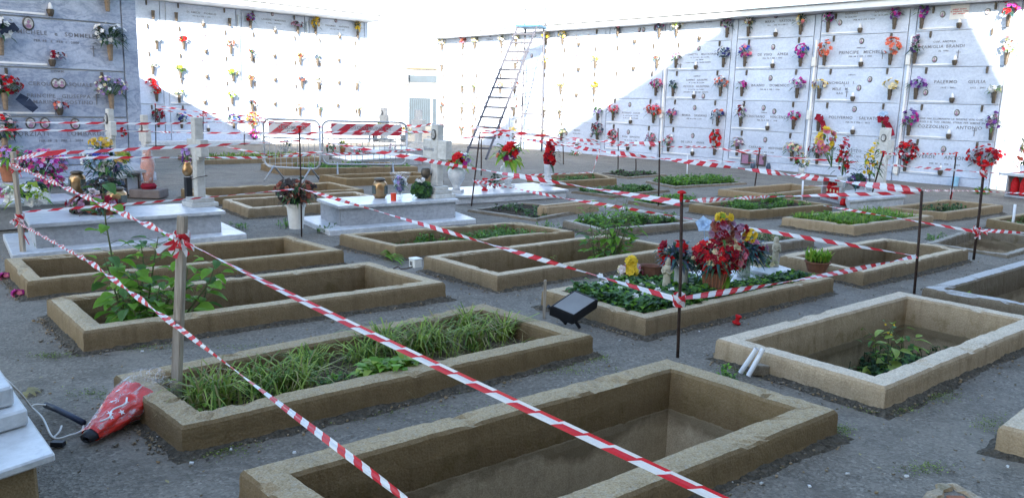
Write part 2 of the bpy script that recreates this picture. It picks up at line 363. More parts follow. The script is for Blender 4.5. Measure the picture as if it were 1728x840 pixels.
# ------------------------------------------------------------------ graves
HOLES = []; GR = {}
def offset(q, d):
    n = len(q); L = []
    for i in range(n):
        a, b = Vector(q[i]).to_2d(), Vector(q[(i+1) % n]).to_2d(); t = (b-a).normalized(); nn = Vector((t.y, -t.x))
        L.append((a+nn*d, t))
    out = []
    for i in range(n):
        (p, t), (r, u) = L[i-1], L[i]; k = ((r-p).x*u.y-(r-p).y*u.x)/(t.x*u.y-t.y*u.x); w = p+t*k; out.append(Vector((w.x, w.y, 0)))
    return out
def loft(mb, quad, prof, step, amp, chip=.0, mat=0):
    n4 = []; base = len(mb.v)
    for i in range(4): n4.append(max(1, int((Vector(quad[i])-Vector(quad[(i+1) % 4])).length/step)))
    tot = sum(n4)
    for pi, (d, z) in enumerate(prof):
        q = offset(quad, d)
        edge = chip and 0 < pi < len(prof)-1 and max(prof[pi-1][1], prof[pi+1][1]) > z-.02 and abs(prof[pi][1]-max(p[1] for p in prof)) < .015
        for i in range(4):
            a, b = q[i], q[(i+1) % 4]
            for k in range(n4[i]):
                p = a.lerp(b, k/n4[i]); p.z = z
                dv = noise.noise_vector(p*5)*amp*.55+noise.noise_vector(p*31)*amp*.5
                p += Vector((dv.x, dv.y, dv.z*.7))
                if edge:
                    c = nz(p, 5)+.6*nz(p, 17)
                    if c > .35: p.z -= min(.018, (c-.35)*chip)
                mb.v.append(tuple(p))
    for pi in range(len(prof)-1):
        for k in range(tot):
            a = base+pi*tot+k; b = base+pi*tot+(k+1) % tot; mb.f.append((a, b, b+tot, a+tot)); mb.m.append(mat)
    return tot
def surf(mb, quad, nx, ny, zf, mat=0):
    i = len(mb.v); W, N, E, S = [Vector(p) for p in quad]
    for a in range(nx+1):
        for b in range(ny+1):
            u, v = a/nx, b/ny; p = (W.lerp(N, u)).lerp(S.lerp(E, u), v); p.z = zf(p, u, v); mb.v.append(tuple(p))
    for a in range(nx):
        for b in range(ny):
            k = i+a*(ny+1)+b; mb.f.append((k, k+ny+1, k+ny+2, k+1)); mb.m.append(mat)
def interior(key, u, v, z=None):
    q, t, zz = GR[key]; q = offset(q, t); p = q[0].lerp(q[1], u).lerp(q[3].lerp(q[2], u), v); p.z = zz if z is None else z; return p
def quad_px(P, z):
    q = [None if p is None else G(p[0], p[1], z) for p in P]
    for i in range(4):
        if q[i] is None: q[i] = q[i-1]+q[(i+1) % 4]-q[(i+2) % 4]
    return [Vector((p.x, p.y, 0)) for p in q]
def from_corner(px, d1, l1, d2, l2, z):                  # west corner, a pixel along W>N and its length, a pixel along W>S and its length
    w = G(*px, z); a = (G(*d1, z)-w).normalized()*l1; b = (G(*d2, z)-w).normalized()*l2
    return [Vector((p.x, p.y, 0)) for p in (w, w+a, w+a+b, w+b)]
def grave(key, quad, h, t, depth, label, mat='curb', step=.05, fill=None, fillmat='soil', amp=.006, chip=.05, ledge=True, group='concrete grave frames'):
    HOLES.append(offset(quad, t*.5)); c = sum(quad, Vector())/4
    r = thing('open_grave', label, 'grave', (c.x, c.y, 0), group)
    GR[key] = (quad, t+.02, fill if fill is not None else -depth)
    m = MB(); loft(m, quad, [(-.012, -.12), (-.01, -.01), (-.002, .02), (0, h*.4), (0, h*.75), (.002, h-.014), (.012, h), (t*.35, h+.003), (t*.7, h+.002), (t-.012, h), (t, h-.014), (t, h*.5), (t+.003, .02), (t+.004, -.085 if depth > .15 else -.03)], step, amp, chip)
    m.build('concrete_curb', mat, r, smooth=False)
    if depth > .12:
        m = MB(); o = .004
        loft(m, quad, [(t-o, -.06), (t+.006, -.085), (t+.010, -.12), (t+.005, -depth*.5), (t+.004, -depth-.02)], step*1.6, amp*1.2)
        m.build('pit_wall', 'curb_pit', r)
    if h > .06 and step < .075:
        m = MB(); loft(m, quad, [(-.075, -.022), (-.04, -.002), (-.015, .010), (.004, .018)], step*1.1, .028); d_ = m.build('dirt_skirt', 'dirt', r); d_['kind'] = 'stuff'
    z0 = fill if fill is not None else -depth
    q = offset(quad, t-.03); m = MB(); L = (q[0]-q[1]).length; W_ = (q[0]-q[3]).length; st = step*1.2
    A = .03 if fillmat != 'curb_pit' else .006
    surf(m, q, max(4, int(L/st)), max(3, int(W_/st)), lambda p, u, v: z0+A*(nz(p, 3)+.6*nz(p, 9)+.35*nz(p, 27)))
    m.build('soil_fill' if fillmat != 'curb_pit' else 'pit_floor', fillmat, r)
    return r
M['curb_pit'] = concrete('pit_concrete', (.70, .56, .38), .75, .3, grime_shade=.15, pit=True, grime_shadec=(.3, .2, .1))
def px4(*a): return quad_px(a, RIM)
RIM = .125
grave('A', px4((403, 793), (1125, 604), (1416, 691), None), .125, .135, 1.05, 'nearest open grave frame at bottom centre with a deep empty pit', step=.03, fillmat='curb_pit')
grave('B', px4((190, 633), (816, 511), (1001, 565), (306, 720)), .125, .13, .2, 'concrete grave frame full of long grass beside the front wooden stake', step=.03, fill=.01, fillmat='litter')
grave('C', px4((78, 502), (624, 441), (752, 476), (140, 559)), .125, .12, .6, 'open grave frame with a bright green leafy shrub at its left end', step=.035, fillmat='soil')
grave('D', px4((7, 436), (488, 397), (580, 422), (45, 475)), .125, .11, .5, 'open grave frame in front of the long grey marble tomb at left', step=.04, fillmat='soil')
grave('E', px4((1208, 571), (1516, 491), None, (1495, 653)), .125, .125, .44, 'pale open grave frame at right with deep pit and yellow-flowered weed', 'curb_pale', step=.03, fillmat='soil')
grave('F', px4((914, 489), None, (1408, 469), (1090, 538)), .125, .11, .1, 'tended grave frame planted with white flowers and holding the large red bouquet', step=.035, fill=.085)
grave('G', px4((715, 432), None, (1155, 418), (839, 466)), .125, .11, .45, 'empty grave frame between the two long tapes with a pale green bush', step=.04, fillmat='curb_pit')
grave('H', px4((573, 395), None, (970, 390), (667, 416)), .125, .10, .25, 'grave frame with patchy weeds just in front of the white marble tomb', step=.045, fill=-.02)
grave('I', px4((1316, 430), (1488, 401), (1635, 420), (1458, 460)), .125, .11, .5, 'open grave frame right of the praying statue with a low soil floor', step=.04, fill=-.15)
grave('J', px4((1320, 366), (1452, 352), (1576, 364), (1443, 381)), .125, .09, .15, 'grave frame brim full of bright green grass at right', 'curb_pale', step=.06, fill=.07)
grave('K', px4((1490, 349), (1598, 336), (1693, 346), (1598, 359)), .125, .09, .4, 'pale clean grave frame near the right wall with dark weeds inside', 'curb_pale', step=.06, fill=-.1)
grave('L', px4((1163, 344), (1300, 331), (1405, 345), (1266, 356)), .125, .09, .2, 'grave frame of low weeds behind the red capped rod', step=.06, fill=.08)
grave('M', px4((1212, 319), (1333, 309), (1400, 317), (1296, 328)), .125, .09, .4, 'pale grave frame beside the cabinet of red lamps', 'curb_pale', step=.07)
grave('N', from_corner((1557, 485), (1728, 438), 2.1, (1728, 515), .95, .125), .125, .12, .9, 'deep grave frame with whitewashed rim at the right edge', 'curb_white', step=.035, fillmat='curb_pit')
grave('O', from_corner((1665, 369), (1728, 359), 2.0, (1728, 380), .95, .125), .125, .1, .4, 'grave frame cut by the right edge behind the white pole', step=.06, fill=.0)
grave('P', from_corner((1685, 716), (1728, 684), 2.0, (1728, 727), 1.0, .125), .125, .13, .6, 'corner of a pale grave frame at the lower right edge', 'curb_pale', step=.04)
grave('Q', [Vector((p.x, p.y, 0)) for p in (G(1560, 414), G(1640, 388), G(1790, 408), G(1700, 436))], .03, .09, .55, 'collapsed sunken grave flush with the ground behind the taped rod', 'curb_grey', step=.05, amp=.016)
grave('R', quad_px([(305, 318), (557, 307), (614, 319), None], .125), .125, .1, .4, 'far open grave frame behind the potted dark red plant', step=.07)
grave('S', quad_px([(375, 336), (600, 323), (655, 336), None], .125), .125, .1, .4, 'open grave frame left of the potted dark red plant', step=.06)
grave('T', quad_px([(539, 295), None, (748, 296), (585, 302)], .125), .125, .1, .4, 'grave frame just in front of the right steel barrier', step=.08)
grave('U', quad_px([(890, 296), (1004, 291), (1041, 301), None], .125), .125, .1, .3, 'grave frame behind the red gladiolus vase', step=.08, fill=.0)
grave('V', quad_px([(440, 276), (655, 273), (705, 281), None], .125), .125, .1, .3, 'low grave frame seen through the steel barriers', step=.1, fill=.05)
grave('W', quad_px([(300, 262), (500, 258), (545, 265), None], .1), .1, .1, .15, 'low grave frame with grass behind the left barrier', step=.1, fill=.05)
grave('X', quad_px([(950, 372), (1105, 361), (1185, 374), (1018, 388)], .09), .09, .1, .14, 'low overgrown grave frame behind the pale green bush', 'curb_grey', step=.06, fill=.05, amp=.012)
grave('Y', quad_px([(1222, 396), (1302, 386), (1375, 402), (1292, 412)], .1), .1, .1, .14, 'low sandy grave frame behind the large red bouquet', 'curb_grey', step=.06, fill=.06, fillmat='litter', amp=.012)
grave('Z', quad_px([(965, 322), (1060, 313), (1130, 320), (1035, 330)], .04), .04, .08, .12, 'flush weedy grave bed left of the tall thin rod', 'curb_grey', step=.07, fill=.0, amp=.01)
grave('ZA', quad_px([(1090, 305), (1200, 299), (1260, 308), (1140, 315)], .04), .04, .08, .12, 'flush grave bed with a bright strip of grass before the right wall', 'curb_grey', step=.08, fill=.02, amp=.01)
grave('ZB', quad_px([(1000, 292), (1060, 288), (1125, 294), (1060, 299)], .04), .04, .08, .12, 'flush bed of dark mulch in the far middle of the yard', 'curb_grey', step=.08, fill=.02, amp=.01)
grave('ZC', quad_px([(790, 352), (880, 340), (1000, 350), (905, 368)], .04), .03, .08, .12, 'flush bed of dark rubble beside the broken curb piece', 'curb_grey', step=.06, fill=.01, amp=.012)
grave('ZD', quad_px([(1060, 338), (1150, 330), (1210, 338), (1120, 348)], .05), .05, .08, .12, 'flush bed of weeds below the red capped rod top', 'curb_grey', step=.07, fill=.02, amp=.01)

# ------------------------------------------------------------------ ground, one sheet with the pits left open
def ground():
    pts = []; edges = []; polys = []
    for h in HOLES:
        i = len(pts); pts += [Vector((p.x, p.y)) for p in h]; edges += [(i+k, i+(k+1) % 4) for k in range(4)]; polys.append([(p.x, p.y) for p in h])
    hp = len(pts); i = len(pts)
    for x, y in ((-900, -300), (900, -300), (900, 1500), (-900, 1500)): pts.append(Vector((x, y)))
    edges += [(i, i+1), (i+1, i+2), (i+2, i+3), (i+3, i)]
    rnd = random.Random(3); y = -3.0
    def inside(x, y, q):
        s = None
        for k in range(4):
            a, b = q[k], q[(k+1) % 4]; c = (b[0]-a[0])*(y-a[1])-(b[1]-a[1])*(x-a[0])
            if s is None: s = c > 0
            elif (c > 0) != s: return False
        return True
    while y < 60:
        st = max(.12, abs(y)*.03); x = -abs(y)*1.1-4
        while x < abs(y)*1.1+4:
            a, b = x+rnd.uniform(-.3, .3)*st, y+rnd.uniform(-.3, .3)*st
            if not any(inside(a, b, q) for q in polys): pts.append(Vector((a, b)))
            x += st
        y += st
    v, e, f, _, _, _ = delaunay_2d_cdt(pts, edges, [], 0, 1e-5)
    m = MB()
    for k, p in enumerate(v):
        z = 0
        if k >= hp+4: z = .012*nz((p.x, p.y, 0), .9)+.006*nz((p.x, p.y, 3), 3.5)-.006
        m.v.append((p.x, p.y, z))
    for t in f:
        c = (v[t[0]]+v[t[1]]+v[t[2]])/3
        if any(inside(c.x, c.y, q) for q in polys): continue
        a, b, d = (v[k] for k in t)
        if (b-a).x*(d-a).y-(b-a).y*(d-a).x < 0: t = t[::-1]
        m.f.append(tuple(t)); m.m.append(0)
    o = m.build('ground', 'asphalt', smooth=True); o['kind'] = 'structure'
ground()
def gz(): return 0

# ------------------------------------------------------------------ burial walls
class Wall:
    def __init__(s, base, vp, flip):
        o = G(*base); d = Vector(ray(*vp)); d.z = 0; d.normalize(); s.x = -d if flip else d; s.o = o; s.M = frame(o, s.x); s.into = Vector((-s.x.y, s.x.x, 0))
    def loc(s, px, py, off=0.0):                         # pixel > (along, height) on the face, or on a plane in front of it
        d = Vector(ray(px, py)); c = Vector((0, 0, CAMH)); q = s.o-s.into*off; t = (q-c).dot(s.into)/d.dot(s.into); p = c+d*t-s.o
        return p.dot(s.x), p.z
WA = Wall((1513, 304.5), (-366, 137), True); WB = Wall((320, 243), (2356, 215), False); WL = Wall((100, 306), (2356, 215), False)
def text(parent, s, size, u, z, W, y=-.022, mat='letter', sp=1.0):
    c = bpy.data.curves.new('inscription', 'FONT'); c.body = s; c.size = size; c.align_x = 'CENTER'; c.align_y = 'CENTER'; c.extrude = .002; c.resolution_u = 2; c.space_character = 1.15; c.space_word = 1.5; c.space_line = 1.05; c.offset = size*.012
    c.materials.append(M[mat]); tmp = bpy.data.objects.new('tmp', c); me = bpy.data.meshes.new_from_object(tmp); bpy.data.objects.remove(tmp); me.name = 'inscription'; o = bpy.data.objects.new('inscription', me); COL.objects.link(o); o.parent = parent
    o.matrix_local = Matrix.Translation((u, y, z))@Matrix.Rotation(math.pi/2, 4, 'X')@Matrix.Diagonal((sp, 1, 1, 1)); return o
def oval(parent, u, z, r, name='photo'):
    m = MB(); X = T(u, -.02, z)@Matrix.Rotation(math.pi/2, 4, 'X')
    m.lathe([(r*.8, 0), (r*.8, .02), (r*.72, .026)], 18, X, 0, 1, 1.3); o = m.build('photo_frame', 'photo_rim', parent, True)
    m.v = []; m.f = []; m.m = []
    m.lathe([(r*.62, .02), (r*.6, .029)], 16, X, 0, 1, 1.3); m.lathe([(r*.22, .028), (r*.2, .031)], 10, X@T(0, r*.18, 0), 1, 1, 1.25); m.lathe([(r*.42, .028), (r*.4, .0305)], 10, X@T(0, -r*.42, 0), 1, 1, .75)
    p = m.build('portrait', ['pic', 'mauve'], parent, True); return o
def minicross(parent, u, z, h):
    m = MB(); m.box((u, -.03, z), (h*.07, .015, h)); m.box((u, -.03, z+h*.22), (h*.5, .0152, h*.07)); m.box((u, -.02, z), (h*.05, .02, h*.05)); m.build('cross', 'letter', parent, True)
def lampcup(parent, u, z, lit=0):
    m = MB(); m.lathe([(.03, -.05), (.05, 0), (.055, .05), (.04, .06)], 10, T(u, -.08, z)); m.box((u, -.035, z), (.02, .05, .02)); m.build('lamp_cup', 'bronze', parent, True)
    m = MB(); m.lathe([(.03, 0), (.036, .03), (.02, .08), (.004, .1)], 8, T(u, -.08, z+.061)); m.build('lamp_glass', 'white', parent, True)
def slab(root, u0, u1, z0, z1, mat, detail, rnd, lamp=True, right=True):
    m = MB(); m.box(((u0+u1)/2, -.008, (z0+z1)/2), (u1-u0, .03, z1-z0)); s = m.build('marble_slab', mat, root, True, bevel=.004)
    w = u1-u0
    for q in (.17, .83):
        m = MB(); m.box((u0+w*q, -.045, z1-.03), (.035, .04, .05)); m.box((u0+w*q, -.05, z1-.09), (.028, .03, .09), taper=1.4); m.build('bracket', 'bronze', s, True)
    if detail:
        uc = u0+w*(.5+rnd.uniform(-.03, .03))
        if lamp:
            lampcup(s, uc, z0+.07)
            m = MB(); a, b = (u0+.02, uc-.06) if right else (uc+.06, u1-.02); m.box(((a+b)/2, -.031, z0+.05), (b-a, .016, .03)); m.build('conduit', 'white', s, True)
    return s
def burial_wall(W, name, label, us, zs, mat, back, eave_over, eave_px, depth, gaps=.16, extra=0.0):
    root = thing(name, label, 'burial wall', X=W.M)
    z1 = zs[-1]
    _, ez = W.loc(*eave_px, off=eave_over)
    m = MB(); m.box(((us[0]+us[-1])/2, depth/2+.01, (ez-.02)/2-.1), (us[-1]-us[0]+gaps, depth-.02, ez-.02+.2-.14)); m.build('wall_core', 'plaster', root, True)
    m = MB(); m.box(((us[0]+us[-1])/2+extra/2, depth/2-eave_over/2, ez-.075), (us[-1]-us[0]+gaps+.1+extra, depth+eave_over, .15)); m.build('eave', 'plaster', root, True, bevel=.01)
    m = MB(); m.box(((us[0]+us[-1])/2+extra/2, depth/2-eave_over/2-.03, ez+.012), (us[-1]-us[0]+gaps+.18+extra, depth+eave_over+.06, .022)); m.build('roof_edging', 'marble_grey', root, True)
    for i in range(len(us)-1):
        m = MB(); m.box(((us[i]+us[i+1])/2, -.02, zs[0]/2-.05), (us[i+1]-us[i]-gaps, .07, zs[0]+.09)); m.build('plinth', mat, root, True, bevel=.005)
    for u in us:
        m = MB(); m.box((u, -.004, (ez-.16)/2-.05), (gaps-.02, .045, ez-.16+.1)); m.build('pilaster', 'marble_wall' if mat != 'marble_blue' else 'marble_blue', root, True, bevel=.004)
    return root, ez
SL = {}
rw = random.Random(11)
# right wall
ua = [-16.95, -15.1, -12.98, -10.83, -8.69, -6.53, -4.40, -2.18, -.03, 1.93, 4.1, 6.3]
za = [.17, .94, 1.69, 2.46, 3.21, 3.93]
ra, eza = burial_wall(WA, 'burial_wall', 'long white marble burial wall at right, half in sun, hung with flower vases', ua, za, 'marble_wall', 1, .42, (911, 44), 3.0)
for i in range(len(ua)-1):
    for j in range(5):
        s = slab(ra, ua[i]+.09, ua[i+1]-.09, za[j]+.005, min(za[j+1], eza-.17)-.005, 'marble_wall', i > 2, rw, rw.random() < .8 or i < 3, True)
        SL['A', i, j] = s
for u in (-6.53+.0, -2.18, -.03):
    m = MB(); m.box((u+.02, -.05, 1.62), (.045, .045, 3.0 if u > -6 else 2.9)); m.build('conduit', 'white', ra, True)
    m = MB(); m.box((u+.01, -.07, 2.62 if u > -6 else 1.28), (.1, .09, .22)); m.build('junction_box', 'cord', ra, True, bevel=.01)
    if u > -6: m = MB(); m.box((u+.01, -.07, 1.38 if u < -1 else .26), (.1, .09, .22)); m.build('junction_box', 'cord', ra, True, bevel=.01)
def mid(i): return (ua[i]+ua[i+1])/2
def ins(i, j, lines, photos=(), cross=None):
    s = SL['A', i, j]; zb = za[j]
    for t, size, du, dz in lines: text(s, t, size, mid(i)+du, zb+dz, WA, -.026)
    for du, dz in photos: oval(s, mid(i)+du, zb+dz, .065)
    if cross: minicross(s, mid(i)+cross[0], zb+cross[1], .16)
ins(8, 4, [('LUIGI', .085, -.45, .55), ('CONCETTA', .085, .45, .58), ('. ETTA', .07, .62, .5)], [(-.4, .33), (.45, .33)])
m = MB(); m.box((mid(8)-.08, -.03, za[4]+.36), (.36, .006, .3)); nt_ = m.build('paper_note', 'paper', SL['A', 8, 4], True)
text(SL['A', 8, 4], 'auguri nonno\nti vogliamo bene\nper sempre', .042, mid(8)-.08, za[4]+.37, WA, -.036, 'red')
ins(8, 3, [('COP. ANDREA', .06, -.3, .52), ('FAMIGLIA BRANDI', .09, -.32, .42), ('AL 1986', .05, -.3, .33)], [(-.45, .16)], (.0, .26))
ins(8, 2, [('PALERMO', .095, -.18, .46), ('GIULIA', .095, .42, .46), ('1910 - 2001', .05, -.12, .34), ('1912 - 2003', .05, .45, .34)], [(-.55, .24)], (.72, .22))
ins(8, 1, [('A TE CHE HAI ILLUMINATO LE NOSTRE VITE CON IL TUO', .052, .05, .44), ('SORRISO E IL TUO AMORE, VIVRAI PER SEMPRE IN NOI', .052, .05, .37), ('COZZOLINO   ANTONIO', .095, .0, .27)], [(.12, .58)], (.5, .19))
ins(8, 0, [('VERDE   ANTONIO', .11, .0, .4), ('PER 98  E  PER 1  2004', .05, .0, .26)], [(-.05, .58)])
ins(7, 4, [('RAFFAELE', .06, -.3, .62), ('N. 12.5.1938', .045, -.3, .55), ('RAFFAELE', .06, -.3, .47), ('N. 16.8.1941', .045, -.3, .39), ('CONCETTA', .06, .38, .62), ('N. 22.04.1937', .045, .38, .55), ('ANTONIO', .06, .38, .47), ('N. 18.10.1942', .045, .38, .39), ('PER 98 E PER 1 2010', .045, .0, .32)], [(.05, .62), (-.55, .28)], (.72, .36))
ins(7, 3, [('FAMIGLIA', .04, .0, .45), ('PRINCIPE  MICHELE', .1, .0, .35), ('PER 98 E PER 1 1983', .05, .0, .26)], [(.0, .6)], (.5, .27))
ins(7, 2, [('BENCHIGALLI  I.', .085, -.42, .44), ('E', .04, -.3, .38), ('MELE  M.', .085, -.38, .3), ('RAG.', .07, -.38, .2), ('FAMIGLIA', .035, -.15, .62)], [(.28, .52), (.05, .33)], (-.22, .2))
ins(7, 1, [('POLIVERNO   SALVATORE', .095, .05, .4), ('PER 98 E PER 1  2010', .05, .1, .3)], [(.0, .6)])
ins(7, 0, [('GAROFALO  RETTO', .09, -.2, .42), ('IOVELLO', .1, .62, .46), ('PER 98 E PER 1 2012', .05, .0, .3)], [])
ins(6, 4, [('MARIA   VASTOLA', .08, .1, .4), ('1921    PER 98 E PER 1', .045, .05, .31)], [(.0, .54)], (.72, .2))
ins(6, 3, [('DE VIVO   APREA', .09, .0, .36), ('PER 98 E PER 1 1995', .05, .0, .27)], [(.0, .54)], (.7, .24))
ins(6, 2, [('BAIANO   DOMENICO', .09, .0, .38), ('PER 98 E PER 1 1990', .05, .0, .28)], [(.0, .56)], (.7, .2))
ins(6, 1, [('FAMIGLIA', .035, -.1, .46), ('CRISTIANO   VINCENZO', .09, .0, .36), ('PER 98 E PER 1  1998', .05, .0, .27)], [(-.12, .58), (.18, .5)], (.72, .2))
ins(6, 0, [('CARRANO   ANTONIETTA', .08, .1, .36), ('PER 98 E PER 1 1989', .05, .0, .25)], [(.0, .56)])
ins(5, 4, [('ANGELA  ROSSI', .06, .1, .5)], [])
ins(5, 3, [('ANTONIETTA   MASTROIANNI', .07, .05, .42), ('N. 12.6.1931 - M. 3.3.1996', .045, .05, .34), ('PER SEMPRE', .04, .05, .28), ('I TUOI CARI CON AMORE POSERO', .045, .0, .21)], [(.0, .58)], (-.55, .12))
ins(5, 2, [('FAMIGLIA', .045, .0, .62), ('SAVINO  GIUSEPPE', .07, .0, .52), ('N. 1.1.1921  M. 3.4.1990', .04, .0, .45), ('PICCOLO  GIUSEPPINA', .07, .0, .35), ('N. 2.3.1925  M. 8.4.2001', .04, .0, .27), ('RIPOSINO IN PACE NEL SIGNORE', .045, .0, .2)], [(.25, .1)])
ins(5, 1, [('MARIA   SAVIANO', .085, .0, .33), ('PER 98 E PER 1 1999', .045, .0, .24)], [(-.0, .54)], (.6, .2))
ins(5, 0, [('DE LUCA   ANNA', .08, .0, .38), ('PER 98 E PER 1 1987', .045, .0, .27)], [(.0, .56)])
ins(4, 1, [('ROSARIO  LUCIA', .075, -.05, .34), ('N. 12.3.1930 M. 4.4.1998', .045, -.05, .26), ('N. 20.6.1934 M. 9.9.2004', .045, -.05, .19)], [(-.1, .58)])
ins(4, 0, [('ROSA  ESPOSITO', .075, .0, .42), ('PER 98 E PER 1 1988', .045, .0, .32)], [(-.1, .56)])
ins(4, 2, [('DI MAURO', .07, -.3, .35), ('PER 98 E PER 1', .045, -.3, .27)])
ins(3, 0, [('MAURO', .07, .0, .52), ('PER 98 E PER 1', .045, .0, .42)], [(-.45, .42), (.6, .4)])
ins(3, 4, [], [(.3, .3), (-.2, .3)]); ins(4, 4, [], [(.1, .4), (.25, .4)])
for i in range(1, 5):
    for j in range(5):
        if (i, j) not in ((4, 1), (4, 0), (4, 2), (3, 0), (3, 4), (4, 4)): ins(i, j, [('FAMIGLIA', .07, .0, .4), ('PER 98 E PER 1', .045, 0, .3)], [(rw.uniform(-.2, .2), .55)])
# rear left wall
ub = [-5.0, -2.8, -.60, 1.62, 3.88, 6.08]
zb = [.33, 1.14, 1.89, 2.62, 3.38, 4.12]
rb, ezb = burial_wall(WB, 'burial_wall', 'white marble burial wall at the far left, mostly in full sun', ub, zb, 'marble_wall', 1, 1.05, (432, 3), 3.0)
for i in range(len(ub)-1):
    for j in range(5):
        s = slab(rb, ub[i]+.09, ub[i+1]-.09, zb[j]+.012, min(zb[j+1], ezb-.16)-.012, 'marble_wall', i > 1, rw, True, True); SL['B', i, j] = s
        c = (ub[i]+ub[i+1])/2
        tx = {(2, 4): ['D. AMICO   FIORILLO', 'PER 98 E PER 1 1992'], (3, 4): ['LAURINI   MARTINO', 'E PIERO  ESPOSITO'], (4, 4): ['PALUMBO   ANTONIO', 'PER 98 E PER 1 1991'], (2, 1): ['MARIA  AULETTA', 'PER 98 E PER 1'], (2, 0): ['CALVO  SAGRESTELLA', 'PER 98 E PER 1 1990']}.get((i, j), ['FAMIGLIA RUSSO', 'PER 98 E PER 1'])
        if i > 1:
            for k, t in enumerate(tx): text(s, t, .075 if k == 0 else .05, c, zb[j]+.42-k*.1, WB, -.026)
            if j != 4 or i > 2: oval(s, c+rw.uniform(-.1, .1), zb[j]+.6, .06)
        minicross(s, ub[i+1]-.3, zb[j]+.25, .15)
m = MB(); m.box((.6, -.35, .06), (9.5, .6, .12)); m.build('kerb_step', 'marble', rb, True, bevel=.01)
for i in (3, 4):
    m = MB(); m.box((ub[i]-.02, -.05, 2.9), (.05, .05, 1.9)); m.build('conduit', 'steel', rb, True)
# front left wall
ul_r = WL.loc(221, 100)[0]; k = WL.loc(209, 100)[0]
ul = [ul_r-4.6, ul_r-2.28, ul_r]
zl = [.25, 1.02, 1.77, 2.53, 3.28, 4.0]
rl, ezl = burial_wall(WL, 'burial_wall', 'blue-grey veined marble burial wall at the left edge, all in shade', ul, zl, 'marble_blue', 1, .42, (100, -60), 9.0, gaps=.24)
for i in range(2):
    for j in range(5):
        s = slab(rl, ul[i]+.13, ul[i+1]-.13, zl[j]+.012, zl[j+1]-.012, 'marble_blue', True, rw, True, True); SL['L', i, j] = s
def lp(j, t, size, px, py, sp=1.0):
    u, z = WL.loc(px, py); text(SL['L', 1, j], t, size, u, z, WL, -.026, sp=sp)
def lo_(j, px, py, r=.085): u, z = WL.loc(px, py); oval(SL['L', 1, j], u, z, r)
def lc(j, px, py, h=.17): u, z = WL.loc(px, py); minicross(SL['L', 1, j], u, z, h)
lp(2, 'PRINCIPE  MICHELE  e  SOMMELLA  M.', .092, 80, 57); lp(2, 'PER 98  E  PER 1  2000', .052, 95, 71); lo_(2, 47, 40, .1); lc(2, 157, 87)
lp(1, 'COMM.', .055, 97, 121); lp(1, 'CERQUA', .085, 70, 142); lp(1, 'PASQUALE', .085, 129, 143.5); lo_(1, 93, 141, .08); lo_(1, 103, 141, .08)
lp(1, 'PRINCIPE', .085, 69, 162); lp(1, 'con', .05, 100, 167); lp(1, 'GIUSEPPA', .085, 128, 163.5); lp(1, 'DI MARINO', .085, 69, 172.5); lp(1, 'AGOSTINO', .085, 129, 173.5); lc(1, 162, 168)
lp(0, 'FORZIATI     LOMBARDI', .10, 101, 226); lp(0, 'PER 98  E  PER 1  2004', .052, 103, 237.5); lo_(0, 51, 208, .09); lo_(0, 75, 208, .09); lo_(0, 126, 209, .09)
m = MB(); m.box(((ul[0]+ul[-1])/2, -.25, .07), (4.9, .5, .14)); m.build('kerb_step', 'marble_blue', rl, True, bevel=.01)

# ------------------------------------------------------------------ unseen blocks added behind the viewer, shaped to throw the shade, and the far house
AO = WA.o
def ab(a, b, z=0): p = AO+DA*a+DB*b; return Vector((p.x, p.y, z))
b0 = thing('shade_building', 'unseen building added behind the yard, shaped to shade it', 'building', ab(-14, -20))
a0 = -12.5
def HT(s, z): return z+(s-a0)/1.9
def BB(s): return -(s-a0)*1.037
m = MB()
def blk(bl, br, h, name, a1=a0, dep=8):
    m = MB(); q = [ab(a1, bl), ab(a1, br), ab(a1-dep, br-dep*1.037), ab(a1-dep, bl-dep*1.037)]; m.prism(q, -.1, h); return m.build(name, 'far_block', b0)
h1 = HT(6.5, 2.62)
blk(-27, BB(-.9), h1, 'wall')  # added block, its top set by where the shade edge falls
e1 = -WA.loc(1604, 17)[0]; e2 = -WA.loc(1690, 190)[0]
m = MB(); P_ = [(BB(-.9)-.5, 0), (BB(-.9)-.5, HT(e1, 3.8)+.3), (BB(e1), HT(e1, 3.75)), (BB(e2), HT(e2, 1.7)), (BB(e2)+.05, 0)]; q_ = []
for dpt in (.6, .1): q_ += [tuple(ab(a0+dpt, b_+dpt*1.037, h_)) for b_, h_ in P_]
m.v = q_; m.f = [tuple(range(5)), tuple(range(9, 4, -1))]+[(k, (k+1) % 5, (k+1) % 5+5, k+5) for k in range(5)]; m.m = [0]*7; m.build('sloping_shade_block', 'far_block', b0)  # added sloping block that trims the sun patch on the right wall
blk(-60, -26.4, HT(8.3, 3.6), 'shade_wing', a0-.4)  # added taller block that keeps the front left wall in shade
blk(BB(e2)-.6, 14, HT(-2.2, .35), 'low_shade_wing', a0-.7, 4)  # added low block that shades the ground under the sun patch
m = MB()
for i in range(9): m.box((0, 0, 0), (1.3, .1, 1.6), frame(ab(a0+.03, -25+i*1.8, 3+0), DB))
m.build('window', 'shutter', b0)
Yf = 48.0
P = lambda x, y: onY(x, y, Yf)
fh = thing('far_house', 'white house beyond the gap between the walls with blue shuttered door', 'house', (P(710, 215).x, Yf, 0))
a, b = P(592, 100), P(900, 100)
m = MB(); m.box(((a.x+b.x)/2, Yf+3, a.z/2), (b.x-a.x, 6, a.z)); m.build('wall', 'plaster', fh)
y0, y1 = P(684, 104).z, P(684, 116).z
m = MB(); m.box(((P(684, 100).x+b.x)/2, Yf-.15, (y0+y1)/2), (b.x-P(684, 100).x, .3, y0-y1)); m.build('cornice', 'yellow_wall', fh, bevel=.03)
m = MB()
